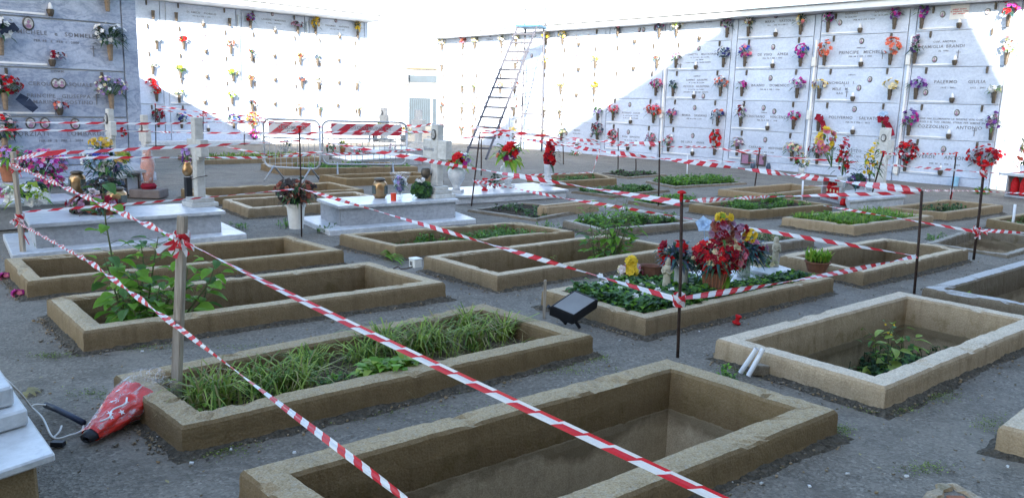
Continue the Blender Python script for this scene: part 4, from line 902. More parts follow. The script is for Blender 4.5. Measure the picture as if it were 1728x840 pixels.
def leafy(name, label, cat, base, stems, per, lm, seed_, r=.005, spread=.3, scale=(.7, 1.3), stemmat='stem', group=None, lev0=.1):
    rnd = random.Random(seed_); t = thing(name, label, cat, base, group); sm = MB(); tips = []
    for (dx, dy, h) in stems:
        P = [Vector((dx*.25, dy*.25, 0)), Vector((dx*.6+rnd.uniform(-.02, .02), dy*.6, h*.45)), Vector((dx, dy, h*.8)), Vector((dx*1.1+rnd.uniform(-.03, .03), dy*1.1, h))]
        sm.tube(P, [r*1.4, r*1.1, r*.8, r*.4], 5)
        for k in range(per):
            q = lev0+(1-lev0)*(k+.5)/per; q = min(.999, q); i = min(2, int(q*3)); p = P[i].lerp(P[i+1], q*3-i); a = k*2.4+rnd.uniform(-.4, .4); d = Vector((math.cos(a), math.sin(a), .35)).normalized()
            pl = spread*.12*rnd.uniform(.5, 1.3); e = p+d*pl; sm.tube([p, e], r*.35, 3, 0, False); tips.append((e, a, rnd.uniform(*scale)*(1.1-.45*q)))
    sm.build('stem', stemmat, t, True)
    for e, a, s in tips:
        o = bpy.data.objects.new('leaf', rnd.choice(lm)); COL.objects.link(o); o.parent = t
        o.matrix_local = Matrix.Translation(e)@Matrix.Rotation(a+rnd.uniform(-.3, .3), 4, 'Z')@Matrix.Rotation(rnd.uniform(-.5, .45), 4, 'Y')@Matrix.Rotation(rnd.uniform(-.4, .4), 4, 'X')@Matrix.Scale(s, 4)
    return t
lf1 = leaf_mesh('leaf_bright', 'leaf', .12, .088); lf2 = leaf_mesh('leaf_mid', 'leaf2', .12, .085); lf3 = leaf_mesh('leaf_lime', 'grass2', .09, .05)
lf4 = leaf_mesh('leaf_small', 'leaf', .05, .022); lf5 = leaf_mesh('leaf_small_dark', 'leaf2', .05, .024); lf6 = leaf_mesh('leaf_narrow', 'dark', .07, .02)
b = interior('C', .12, .55, -.3)
rr = random.Random(9)
st = [(-.16, .02, 1.18), (-.08, -.1, .75), (.02, .1, .82), (.12, .02, .86), (.25, .08, .76), (.32, -.02, .68), (.45, .05, .72), (.2, -.14, .62), (0, -.15, .58), (-.14, .12, .66), (.1, -.2, .5), (.38, .15, .58), (-.02, 0, .55), (.18, .0, .5), (.06, -.05, .66)]
leafy('leafy_shrub', 'bright green shrub with broad oval leaves growing out of the open grave', 'shrub', b, st, 19, [lf1, lf1, lf3, lf1, lf2], 21, .006, .5, (.7, 1.4), lev0=.2)
b = interior('G', .80, .45, -.3)
st = [(rr.uniform(-.2, .22), rr.uniform(-.15, .15), rr.uniform(.5, .95)) for _ in range(15)]
leafy('leafy_shrub', 'pale green feathery bush in the empty grave at centre', 'shrub', b, st, 20, [lf4, lf5, lf4], 22, .004, .9, (1.5, 2.9))
b = interior('G', .42, .62, -.3); leafy('weed_plant', 'single small weed with few pale leaves in the grave at centre', 'weed', b, [(0, 0, .42), (.05, .02, .3)], 8, [lf3], 23, .003, .3, (.6, .9))
b = interior('E', .62, .35, -.42); leafy('flowering_weed', 'tall weed with small yellow flowers standing in the deep pale pit', 'weed', b, [(.0, .05, .5), (.08, .0, .44), (-.1, 0, .44), (.12, .1, .4), (-.05, -.08, .38)], 16, [lf4, lf3, lf5], 24, .004, .7, (.9, 1.8))
t = thing('yellow_flowers', 'two small yellow blooms on the tall weed in the pit', 'flowers', b+Vector((0, .05, .6))); m = MB(); rr = random.Random(4)
for k in range(4): bloom(m, b+Vector((rr.uniform(-.05, .05), rr.uniform(0, .1), rr.uniform(.42, .5))), (0, -1, 1), .009, 0, rr)
m.build('petals', 'yellow', t)
# ------------------------------------------------------------------ marble tombs
def quad_at(P, z): return quad_px(P, z)
def tomb(label, lid, zt, inset, zp, plinth=None, mat='marble', body='marble_grey', thick=.035, name='marble_tomb', group='marble tombs'):
    q = quad_px(lid, zt); c = sum(q, Vector())/4; r = thing(name, label, 'tomb', c, group)
    m = MB(); m.prism(q, zt-thick, zt); m.build('lid_slab', mat, r, bevel=.006, seg=2)
    b = offset(q, inset); m = MB()
    for i in range(4):                                    # four upright panels, joints showing at the corners
        a_, b_ = b[i], b[(i+1) % 4]; ins_ = offset(q, inset+.025); g = (b_-a_).normalized()*.002
        m = MB(); m.prism([a_+g, b_-g, ins_[(i+1) % 4]-g, ins_[i]+g], zp, zt-thick-.002); m.build('side_panel', body, r, bevel=.002)
    if plinth is not None:
        m = MB(); m.prism(plinth, -.05, zp); m.build('plinth', 'marble', r, bevel=.008)
    return r, q
z = zat(G(65, 421, .05), 379)
TA, TAq = tomb('long grey marble tomb at left with roses and two bronze lanterns on its lid', [(36, 358), (345, 341), (381, 356), (50, 379)], z, .04, .05, offset(quad_px([(36, 358), (345, 341), (381, 356), (50, 379)], z), -.16))
ZA_ = z
z = zat(G(572, 384, .05), 349)
TB, TBq = tomb('white marble tomb at centre with large cross, lantern and potted ivy', [(534, 335), (738, 324), (775, 336), (571, 348)], z, .035, .05, offset(quad_px([(534, 335), (738, 324), (775, 336), (571, 348)], z), -.17)); ZB_ = z
z = zat(G(768, 346, .0), 331)
TC, TCq = tomb('low white marble tomb behind with tall urns of flowers', [(752, 317), (900, 308), (960, 320), (767, 331)], z, .03, 0.0, None, body='marble'); ZC_ = z
TD, TDq = tomb('grey marble tomb behind the long one cut by the left edge', [(-150, 339), (110, 326), (140, 337), (-60, 349)], .27, .04, 0.0, None)
TE, TEq = tomb('shelf-like marble tomb in front of the left wall with pink flowers', [(-120, 308), (205, 297), (232, 305), (-60, 316)], .21, .04, 0.0, None)
# bottom left tomb: base plate and two stacked stones on a concrete footing
c = G(93, 764, .25); a = (G(53, 707, .25)-c).normalized(); b = (G(0, 795, .25)-c).normalized()
def rel(p, q, z=0): v = c+a*p+b*q; return Vector((v.x, v.y, z))
r = thing('marble_tomb', 'white marble tomb corner on a brown footing at the lower left corner', 'tomb', rel(0, 0), 'marble tombs')
m = MB(); m.prism([rel(.05, .05), rel(1.3, .05), rel(1.3, 1), rel(.05, 1)], -.1, .218); m.build('footing', 'curb', r, bevel=.01)
m = MB(); m.prism([rel(0, 0), rel(1.35, 0), rel(1.35, 1), rel(0, 1)], .22, .25); m.build('base_slab', 'marble', r, bevel=.006)
m = MB(); m.prism([rel(.30, .02), rel(1.2, .02), rel(1.2, 1), rel(.30, 1)], .252, .315); m.build('stone_block', 'marble', r, bevel=.008)
m = MB(); m.prism([rel(.36, .05), rel(1.15, .05), rel(1.15, 1), rel(.36, 1)], .317, .39); m.build('stone_block', 'marble', r, bevel=.008)
# small tomb with the cabinet of red lamps
q = [G(1382, 327), G(1500, 318), G(1536, 341), G(1421, 345)]
p0 = G(1378, 334); X = frame(G(1400, 340), (G(1430, 347)-G(1378, 335)))
k = 1/pxm(G(1400, 340))
r = thing('lamp_cabinet', 'marble cabinet of red grave lamps under a white shelf', 'cabinet', X=X, group='cabinets of red lamps')
w = 56*k; hh = 34*k
m = MB(); m.box((0, .2, hh+.02), (w*1.25, .5, .04)); m.build('shelf', 'marble', r, True, bevel=.006)
m = MB(); m.box((-w/2, .2, hh/2), (.04, .4, hh)); m.box((w/2, .2, hh/2), (.07, .4, hh)); m.box((0, .38, hh/2), (w, .03, hh)); m.box((0, .2, .02), (w, .4, .04)); m.build('cabinet_sides', 'marble_grey', r, True)
t2 = r
for i in range(5):
    X2 = X@T(-w*.38+i*w*.19, .1, .045); t = thing('grave_lamp', 'red grave lamp with white medallion in the cabinet right of centre', 'lamp', X=X2, group='red lamps in the cabinet')
    m = MB(); m.lathe([(.04, 0), (.048, .02), (.044, hh*.5), (.03, hh*.72), (.012, hh*.8)], 12); m.build('lamp_body', 'red', t, True, smooth=True)
    m = MB(); m.lathe([(.026, 0), (.024, .004)], 12, T(0, -.043, hh*.38)@Matrix.Rotation(math.pi/2, 4, 'X')); m.build('medallion', 'cream', t, True)
tomb('pale marble tomb right of the red lamp cabinet', [(1424, 316), (1490, 308), (1532, 333), (1428, 343)][0:0] or [(1425, 322), (1478, 313), (1530, 330), (1432, 338)], zat(G(1432, 345), 320), .03, 0.05, None, body='marble')
X = frame(G(1707, 333), (G(1740, 337)-G(1707, 333))); k = 1/pxm(G(1707, 333))
r = thing('lamp_cabinet', 'white shelf with big red lamps at the right edge', 'cabinet', X=X, group='cabinets of red lamps'); w = 60*k; hh = 36*k
m = MB(); m.box((w*.3, .2, hh+.02), (w*1.4, .55, .05)); m.build('shelf', 'marble', r, True, bevel=.006)
m = MB(); m.box((-w*.18, .2, hh/2), (.04, .4, hh)); m.box((w*.4, .38, hh/2), (w*1.1, .03, hh)); m.box((w*.4, .2, .02), (w*1.1, .4, .04)); m.build('cabinet_sides', 'marble_grey', r, True)
for i in range(3):
    t = thing('grave_lamp', 'large red grave lamp under the shelf at the right edge', 'lamp', X=X@T(-.02+i*.17, .08, .045), group='red lamps at the right edge')
    m = MB(); m.lathe([(.06, 0), (.07, .03), (.07, hh*.55), (.045, hh*.75), (.02, hh*.85)], 12); m.build('lamp_body', 'red', t, True, smooth=True)
t = thing('flower_pot', 'salmon gladioli in a pot on the right edge shelf', 'flowers', X=X@T(.02, .2, hh+.045)); bouquet(t, (0, 0, .42), (.19, .16, .34), ['coral', 'pink', 'cream'], 34, .05, 41, 26, .13, ('dark', 'leaf2'), 'cone', base=(0, 0, .1))
m = MB(); m.lathe([(.05, 0), (.075, .14), (.08, .15)], 12); m.build('pot', 'white', t, True)

# ------------------------------------------------------------------ crosses
CX = lambda o: frame(o, -DA)
def cross(label, foot, z0, ytop, wpx, t=.10, dep=.07, arm=.62, photo=None, steps=2, group='marble crosses', yaw=0, mat='marble_old'):
    o = G(foot[0], foot[1], z0); z1 = zat(o, ytop); H = z1-z0; s = 1/pxm(o); X = CX(o)@Matrix.Rotation(yaw, 4, 'Z'); W = wpx*s/max(.3, abs((X.to_3x3()@Vector((1, 0, 0))).x))
    r = thing('marble_cross', label, 'cross', X=X, group=group); zb_ = 0
    for i in range(steps):
        m = MB(); m.box((0, 0, zb_+.0225), (t*2.6-i*.07, dep*3.2-i*.06, .045)); m.build('foot_step', mat, r, True, bevel=.004); zb_ += .046
    m = MB(); az = H*arm; m.box((0, 0, (H+zb_)/2), (t, dep, H-zb_)); m.build('upright', mat, r, True, bevel=.008)
    for sg in (-1, 1):
        m = MB(); m.box((sg*(W/4+t/4), 0, az), (W/2-t/2, dep*.96, t*1.7)); m.box((sg*(t*.5+.02), 0, az-t*1.0), (.05, dep*.8, .05)); m.build('arm', mat, r, True, bevel=.006)
    if photo:
        m = MB(); XX = T(0, -dep/2, H*photo)@Matrix.Rotation(math.pi/2, 4, 'X'); m.lathe([(.045, 0), (.045, .012), (.036, .016)], 18, XX, 0, 1, 1.45); o2 = m.build('photo_frame', 'photo_rim', r, True)
        m = MB(); m.lathe([(.034, .014), (.032, .018)], 16, XX, 0, 1, 1.45); m.build('portrait', 'pic', r, True)
    return r, X, H
r3, X3, H3 = cross('large white marble cross on the right end of the long grey tomb', (338, 347), ZA_, 198, 40, .105, .09, .66)
m = MB(); m.tube([(-.09, -.06, .3), (0, -.07, .28), (.09, -.05, .31), (.07, .06, .32), (-.07, .06, .31), (-.09, -.06, .3)], .004, 5); m.build('wire_band', 'iron', r3, True)
t = thing('cross_vase', 'small bronze vase with purple flowers tied to the large left cross', 'flower vase', X=X3@T(-.13, -.07, H3*.33))
m = MB(); m.lathe([(.03, 0), (.055, .04), (.05, .1), (.035, .13), (.045, .15)], 12); m.build('vase', 'bronze_bright', t, True, smooth=True)
m = MB(); m.box((0, 0, -.16), (.07, .06, .3)); m.build('holder_tube', 'black', t, True)
bouquet(t, (-.01, 0, .22), (.05, .04, .12), ['purple', 'magenta', 'lilac'], 22, .028, 42, 6, .05, base=(0, 0, .12))
r4, X4, H4 = cross('large white cross with oval photo on the central white tomb', (737, 332), ZB_, 210, 43, .135, .10, .66, .86, steps=3)
text(r4, 'Nonna', .07, -.1, H4*.66, None, -.055, 'marble_grey')
t = thing('cross_lamp', 'small bronze lamp cup fixed to the central cross', 'lamp', X=X4@T(-.07, -.12, H4*.31)); m = MB(); m.lathe([(.03, -.05), (.06, 0), (.055, .06), (.04, .08)], 12, T(0, 0, 0)); m.build('cup', 'bronze', t, True, smooth=True); m = MB(); m.box((.02, .03, .0), (.02, .08, .02)); m.build('bracket', 'bronze', t, True)
cross('slim white cross with oval photo at far left behind the mixed bouquet', (192, 300), .40, 184, 22, .10, .07, .72, .86)
cross('slim white cross with oval photo left of the large cross', (250, 325), .0, 194, 24, .11, .08, .74, .84)
cross('small plain white cross seen beyond the barriers near the gap', (706, 250), .3, 185, 20, .16, .12, .6, None, steps=3)
cross('small white headstone cross with oval photo beyond the right barrier', (648, 240), .3, 182, 14, .22, .12, .6, .85)
cross('grey-white pale cross post with photo in front of the right wall near the red lamps', (1482, 334), .02, 216, 20, .16, .10, .72, .86, steps=1)
# far tombs beyond the barriers
tomb('far sunlit marble tomb seen through the right barrier', [(560, 264), (690, 259), (715, 263), (590, 270)], .2, .04, 0, None)
tomb('far pale marble slab tomb left of the central cross', [(590, 250), (700, 246), (720, 250), (610, 254)], .25, .04, 0, None)
t = thing('marble_headstone', 'low white headstone block beyond the right barrier', 'headstone', G(655, 245)); m = MB(); m.box((G(655, 245).x, G(655, 245).y, .55), (1.1, .25, 1.1)); m.build('stone', 'marble', t, bevel=.02)

# ------------------------------------------------------------------ lanterns, pots and urns on the tombs
def lantern(label, px, py, z0, hpx, w=.075):
    o = G(px, py, z0); h = hpx/pxm(o); r = thing('grave_lantern', label, 'lantern', X=CX(o), group='bronze grave lanterns')
    m = MB(); m.lathe([(w*.75, 0), (w*.8, .02), (w, h*.12), (w*1.02, h*.7), (w*.8, h*.82), (w*.55, h*.86)], 10); m.build('body', 'bronze_bright', r, True, smooth=True)
    m = MB(); m.lathe([(w*.7, h*.86), (w*.85, h*.9), (w*.7, h*.97), (w*.3, h)], 14); m.build('lid', 'bronze', r, True, smooth=True)
    for k in range(3):
        an = -1.57+k*2.094; Y = Matrix.Rotation(an+1.57, 4, 'Z'); m = MB(); m.box((0, -w*.97, h*.42), (w*.75, .012, h*.42), Y); m.build('window', 'glass_dark', r, True)
    m = MB(); m.lathe([(w*.4, h*.2), (w*.42, h*.35)], 10, T(0, -w*.62, 0)); m.build('candle', 'red', r, True)
    return r
lantern('bronze lantern at the back left of the long grey tomb', 132, 326, ZA_, 38, .085)
lantern('squat bronze lantern in the middle of the long grey tomb', 198, 351, ZA_, 36, .095)
lantern('bronze lantern with red candle on the central white tomb', 641, 334, ZB_, 34, .085)
def urn(px, py, z0, hpx, label, cols, bw, bh, **k):
    o = G(px, py, z0); h = hpx/pxm(o); s = 1/pxm(o); r = thing('marble_urn', label, 'flower vase', o, group='white marble urns')
    m = MB(); m.lathe([(.33*h, 0), (.34*h, .05*h), (.33*h, .12*h)], 4, Matrix.Rotation(.6, 4, 'Z')); m.build('base', 'marble', r, True)
    m = MB(); m.lathe([(.16*h, .122*h), (.12*h, .2*h), (.17*h, .32*h), (.30*h, .55*h), (.34*h, .75*h), (.30*h, .88*h), (.2*h, .94*h), (.24*h, 1.0*h), (.2*h, .99*h)], 20); m.build('urn_body', 'marble', r, True, smooth=True)
    bouquet(r, (k.pop('ox', 0)*s, 0, h+bh*s*.5), (bw*s/2, .13, bh*s/2), cols, k.pop('n', 34), k.pop('r', .05), hash(label) % 1000 if False else len(label)*7, k.pop('nleaf', 30), k.pop('leafl', .16), k.pop('leafm', ('leaf', 'leaf2', 'lime')), base=(0, 0, h), **k); return r, o, s
r, o, s = urn(770, 325, ZC_, 44, 'white marble urn with red ball and magenta flowers right of the cross', ['lilac', 'magenta', 'wht', 'purple'], 30, 22, n=18, ox=8)
bouquet(r, (.0, -.07, .47), (.10, .07, .10), ['red'], 26, .06, 77, 0, .1)
r, o, s = urn(857, 316, ZC_, 40, 'white marble urn with red, purple and yellow flowers and broad leaves', ['magenta', 'red', 'purple', 'yellow', 'coral'], 40, 30, n=30, nleaf=44, leafl=.2)
bouquet(r, (.03, -.07, .60), (.11, .07, .11), ['red'], 22, .06, 78, 0, .1)
o = G(924, 312, ZC_); r = thing('marble_vase', 'cylindrical white vase with a tall red celosia bouquet', 'flower vase', o, 'white marble urns')
m = MB(); m.lathe([(.13, 0), (.13, .03), (.10, .035), (.10, .07), (.07, .075), (.055, .14), (.065, .3), (.07, .34)], 16); m.build('vase', 'marble', r, True, smooth=True)
bouquet(r, (.02, 0, .52), (.10, .09, .24), ['red', 'red', 'dred'], 60, .05, 79, 16, .12, ('dark', 'dark'), 'cone', base=(0, 0, .3))
def pot(px, py, z0, name, label, rad, h, mat, flowers=None, cat='potted plant', group=None):
    o = G(px, py, z0); r = thing(name, label, cat, o, group); m = MB(); m.lathe([(rad*.72, 0), (rad*.95, h*.85), (rad*1.05, h*.86), (rad*1.05, h), (rad*.9, h*.98), (rad*.85, h*.85)], 18); m.build('pot', mat, r, True, smooth=False)
    m = MB(); m.lathe([(rad*.88, h*.84), (rad*.5, h*.9)], 12); m.build('potting_soil', 'soil', r, True); return r
r = pot(500, 385, .06, 'potted_plant', 'white pot with a bushy dark red-brown plant left of the white tomb', .10, .27, 'cord')
seed[0] += 1; bouquet(r, (0, 0, .39), (.22, .2, .14), ['brownleaf', 'rust', 'dark'], 80, .04, 60, 230, .05, ('brownleaf', 'rust', 'dark', 'leaf2'), base=(0, 0, .25), flat=1)
r = pot(712, 334, ZB_, 'potted_ivy', 'round dark green ivy plant with white blooms on the central tomb', .06, .05, 'terracotta')
bouquet(r, (0, 0, .10), (.12, .12, .10), ['dark', 'leaf2'], 120, .035, 61, 60, .05, ('dark', 'leaf2')); bouquet(r, (-.02, .02, .20), (.06, .05, .03), ['wht'], 10, .035, 62, 0)
o = G(675, 333, ZB_); r = thing('wrapped_bouquet', 'clear plastic cone wrap of lavender flowers on the central tomb', 'bouquet', o); m = MB(); m.lathe([(.03, 0), (.045, .06), (.10, .22), (.125, .30)], 14, None, 0, 1, 1, .07); m.build('wrapping', 'wrap', r, True)
bouquet(r, (0, 0, .17), (.07, .06, .09), ['lilac', 'skyb', 'slate', 'wht'], 40, .032, 63, 30, .06, ('leaf2', 'slate'), base=(0, 0, .03))
o = G(664, 339, ZB_); r = thing('votive_candle', 'small orange-red candle cup in front of the wrapped bouquet', 'candle', o); m = MB(); m.lathe([(.032, 0), (.034, .09), (.028, .092)], 14); m.build('cup', 'candle_red', r, True)
o = G(818, 322, ZC_); r = thing('grave_lamp', 'red glass grave lamp with gilt frame on the low tomb between the urns', 'lamp', o); m = MB(); m.lathe([(.045, 0), (.05, .02), (.03, .04), (.034, .16), (.045, .17), (.04, .19)], 12); m.build('lamp_body', 'red', r, True)
m = MB(); m.lathe([(.036, .06), (.038, .13)], 12); m.build('frame_band', 'steel', r, True)
o = G(835, 318, ZC_); r = thing('small_plant', 'small dark plant behind the red lamp on the low tomb', 'plant', o); bouquet(r, (0, 0, .12), (.09, .09, .12), ['dark', 'dred'], 20, .03, 64, 40, .06, ('dark', 'leaf2'))
# left cluster
r = pot(16, 306, .22, 'potted_flowers', 'terracotta pot of pink chrysanthemums at the left edge', .11, .2, 'terracotta'); bouquet(r, (0.02, 0, .34), (.20, .16, .13), ['pink', 'magenta', 'lilac'], 40, .035, 65, 90, .10, ('leaf', 'leaf2'))
o = G(75, 314, .22); r = thing('pink_flowers', 'big spreading mass of magenta chrysanthemums on the left tomb', 'flowers', o)
bouquet(r, (.0, 0, .30), (.30, .2, .17), ['magenta', 'pink', 'magenta', 'lilac'], 130, .038, 66, 70, .09, ('leaf2', 'dark')); bouquet(r, (.12, -.08, .08), (.2, .1, .08), ['magenta', 'pink'], 60, .032, 67, 30, .08, ('dark', 'leaf2'))
o = G(-2, 333, .27); r = thing('pink_flowers', 'small magenta bunch right at the left edge', 'flowers', o); bouquet(r, (0, 0, .02), (.06, .05, .12), ['magenta', 'pink'], 26, .035, 68, 6)
o = G(42, 346, .27); r = thing('white_lilies', 'white lilies and green leaves lying behind the wooden stake', 'flowers', o); bouquet(r, (.02, 0, .10), (.24, .12, .10), ['wht', 'wht', 'lime'], 26, .06, 69, 36, .10, ('leaf', 'lime', 'leaf2'))
o = G(56, 333, .27); r = thing('dark_rosette_plant', 'dark round foliage clump behind the white lilies', 'plant', o); bouquet(r, (0, 0, .08), (.13, .1, .09), ['dark', 'slate'], 50, .045, 70, 20, .06, ('dark', 'dark'))
o = G(172, 338, ZA_); r = thing('dark_cushion_plant', 'dark cushion plant between the two bronze lanterns', 'plant', o); bouquet(r, (0, .08, .12), (.23, .16, .14), ['dark', 'slate', 'brownleaf'], 170, .03, 71, 120, .05, ('dark', 'brownleaf'))
o = G(187, 327, ZA_); r = thing('flower_bouquet', 'tall mixed bouquet of white, blue, lilac and yellow in a glass vase', 'bouquet', o); r.scale = (.8,)*3
m = MB(); m.lathe([(.05, 0), (.055, .02), (.06, .16), (.075, .26)], 14); m.build('glass_vase', 'glass', r, True, smooth=True)
bouquet(r, (-.04, 0, .50), (.32, .17, .17), ['lilac', 'blu', 'skyb', 'wht', 'lilac', 'wht'], 120, .045, 72, 110, .13, ('leaf2', 'teal', 'dark'), base=(0, 0, .1)); bouquet(r, (-.24, 0, .50), (.14, .1, .20), ['wht', 'wht', 'skyb'], 60, .032, 73, 14, .08, ('leaf2',), 'spray', base=(0, 0, .2))
bouquet(r, (-.10, 0, .74), (.16, .08, .06), ['yellow', 'tan'], 34, .04, 74, 4, base=(0, 0, .3)); bouquet(r, (.20, -.02, .54), (.10, .09, .10), ['lime', 'tan'], 60, .04, 75, 0)
o = G(160, 360, ZA_); r = thing('rose_bouquet', 'bunch of dried dusky roses lying on the long grey tomb', 'bouquet', o); bouquet(r, (0, 0, .07), (.26, .15, .10), ['rust', 'dred', 'mauve', 'brownleaf'], 90, .05, 76, 40, .08, ('brownleaf', 'leaf2', 'dark'), lay=3); bouquet(r, (-.05, .05, .17), (.06, .05, .05), ['cream', 'pale'], 8, .05, 80, 0)
# niche with glass door and wrapped statuette
o = G(222, 333); X = frame(o, DB); k = 1/pxm(o); r = thing('lamp_niche', 'small grey stone lamp house with sloping roof at left', 'niche', X=X, group=None)
m = MB(); m.box((0, .15, 21*k), (34*k, .3, 42*k)); m.build('body', 'marble_grey', r, True, bevel=.005)
m = MB(); m.box((-2*k, .12, 47*k), (46*k, .42, .04), Matrix.Rotation(.18, 4, 'X')); m.build('roof_slab', 'marble_grey', r, True, bevel=.005)
m = MB(); m.box((2*k, -.01, 20*k), (22*k, .02, 34*k)); d_ = m.build('door', 'photo_rim', r, True); m = MB(); m.box((2*k, -.022, 20*k), (16*k, .012, 28*k)); m.build('pane', 'panel', d_, True)
o = G(252, 333); r = thing('wrapped_statuette', 'salmon statuette wrapped in clear film on a brown stone base', 'statuette', o)
m = MB(); m.box((0, 0, .06), (.42, .3, .12)); m.build('base_stone', 'clay_grey', r, True, bevel=.01)
m = MB(); m.lathe([(.09, .12), (.11, .16), (.08, .2)], 12); m.build('bowl', 'dred', r, True)
m = MB(); m.lathe([(.05, .18), (.065, .3), (.085, .42), (.075, .52), (.04, .56), (.045, .6), (.05, .64), (.03, .69)], 12, None, 0, 1.1, .8, .08); m.build('figure', 'salmon', r, True, smooth=True)
m = MB(); m.lathe([(.06, .16), (.085, .3), (.105, .45), (.06, .62), (.1, .74)], 10, None, 0, 1, 1, .12); m.build('wrapping', 'wrap', r, True)

# ------------------------------------------------------------------ the tended grave: ground cover, plate, statue, bouquet
weeds('ground_cover', 'dark green leafy ground cover on the left part of the tended grave', inG('F', .0, .52, .0, 1, z=.10), 900, .075, ['dark', 'leaf2', 'leaf2', 'leaf'], 31, 'ground cover', h=.05)
weeds('ground_cover', 'leafy ground cover strip along the front rim of the tended grave', inG('F', .5, 1, .78, 1, z=.10), 330, .06, ['dark', 'leaf2', 'leaf'], 32, 'ground cover', h=.04)
rr = random.Random(8)
for k_, (x, y) in enumerate(((1013, 466), (1038, 470), (1083, 482), (1110, 490), (1133, 489), (1072, 500), (1046, 488), (1012, 480), (1100, 480), (1150, 497), (1024, 478), (1060, 476), (1088, 495), (1120, 500))):
    o = G(x, y, .17); r = thing('white_rose', 'white rose head poking out of the ground cover on the tended grave', 'flower', o, 'white roses in the ground cover'); m = MB(); bloom(m, Vector((0, 0, 0)), (rr.uniform(-.4, .4), -.6, .8), .027, 0, rr, 3, 6); m.build('petals', 'wht', r, True); m = MB(); m.tube([(0, 0, 0), (0, .01, -.09)], .004, 4); m.build('stem', 'leaf2', r, True)
q = [interior('F', .5, .08, 0), interior('F', .98, .08, 0), interior('F', .98, .80, 0), interior('F', .5, .80, 0)]
r = thing('marble_plate', 'pale marble plate set on the right half of the tended grave', 'slab', q[0]); m = MB(); m.prism(q, .085, .135); m.build('plate', 'marble', r, bevel=.006)
ZP = .137
o = G(1205, 489, ZP); r = thing('flower_basket', 'large basket bouquet of red, pink and yellow flowers', 'bouquet', o); r.scale = (.62,)*3
m = MB(); m.lathe([(.11, 0), (.13, .03), (.15, .2), (.155, .22)], 18, None, 0, 1, 1, .02); m.build('basket', 'clay', r, True)
for k_ in range(22):
    an = k_*6.283/22; m = MB(); m.tube([(.118*math.cos(an), .118*math.sin(an), 0), (.158*math.cos(an), .158*math.sin(an), .225)], .007, 5); m.build('wicker_stake', 'terracotta', r, True)
bouquet(r, (.03, 0, .40), (.33, .2, .20), ['red', 'dred', 'dred', 'pink', 'cream', 'dred', 'red'], 230, .052, 81, 110, .09, ('dark', 'teal', 'dark'), base=(0, 0, .2), lay=3, pet=6)
bouquet(r, (.05, .02, .72), (.13, .12, .17), ['dred', 'rust', 'mauve'], 60, .05, 82, 20, .1, ('dark', 'leaf2'), 'dome', base=(0, 0, .3), lay=3, pet=6)
bouquet(r, (.06, 0, .86), (.10, .08, .045), ['yellow', 'yellow', 'lime'], 28, .035, 83, 6, .07, ('leaf',), lay=3, pet=7); bouquet(r, (.37, 0, .66), (.075, .06, .07), ['yellow'], 26, .038, 84, 4, .06, ('leaf',), lay=3, pet=7)
bouquet(r, (.27, 0, .70), (.08, .07, .08), ['dred', 'mauve'], 24, .045, 85, 0, lay=3)
rr2 = random.Random(5); m = MB()
for k_ in range(46):
    an = rr2.uniform(-1.0, 4.2); leafq(m, Vector((.22+.1*math.cos(an)*rr2.random(), -.05, .20)), Vector((math.cos(an)+.3, -.3, math.sin(an)*.6-.1)), rr2.uniform(.14, .24), .02, 0, rr2)
m.build('palm_fronds', ['leaf'], r, True)
for k_, (x, y, lab, cols, bx, bz, sx, sz) in enumerate(((1148, 484, 'white marble vase with dark leaves and scarlet blooms left of the basket', ['red', 'red', 'dred'], -.08, .46, .20, .16), (1254, 466, 'grey-white vase with dusky roses and dark leaves right of the basket', ['dred', 'pink', 'red', 'mauve'], .05, .40, .22, .14))):
    o = G(x, y, ZP); r = thing('marble_vase', lab, 'flower vase', o, 'white marble urns'); r.scale = (.62,)*3; m = MB(); m.lathe([(.075, 0), (.085, .02), (.08, .15), (.09, .24), (.08, .25)], 16); m.build('vase', 'marble', r, True, smooth=True)
    bouquet(r, (bx, 0, bz-.06), (sx, .14, sz), cols, 26, .055, 90+k_, 130, .13, ('dark', 'teal', 'slate'), base=(0, 0, .2), lay=3)
o = G(1178, 420, .45); o = interior('F', .62, .55, .9); 
o2 = G(1180, 376, .95)
o = G(1196, 482, ZP); k = 1/pxm(o); p = o+Vector((-16*k, 0, 104*k)); r = thing('blue_flower', 'pale blue satin star flower at top left of the basket bouquet', 'flower', p); r.scale = (.5,)*3; m = MB(); rr = random.Random(3); bloom(m, Vector((0, 0, 0)), (-.3, -1, .3), .13, 0, rr, 3, 5); bloom(m, Vector((.06, 0, -.25)), (-.3, -1, .3), .07, 0, rr, 2, 5); m.tube([(0, .02, 0), (.05, .02, -.3), (.08, .05, -.7)], .004, 4); m.build('petals', 'skyb', r, True)
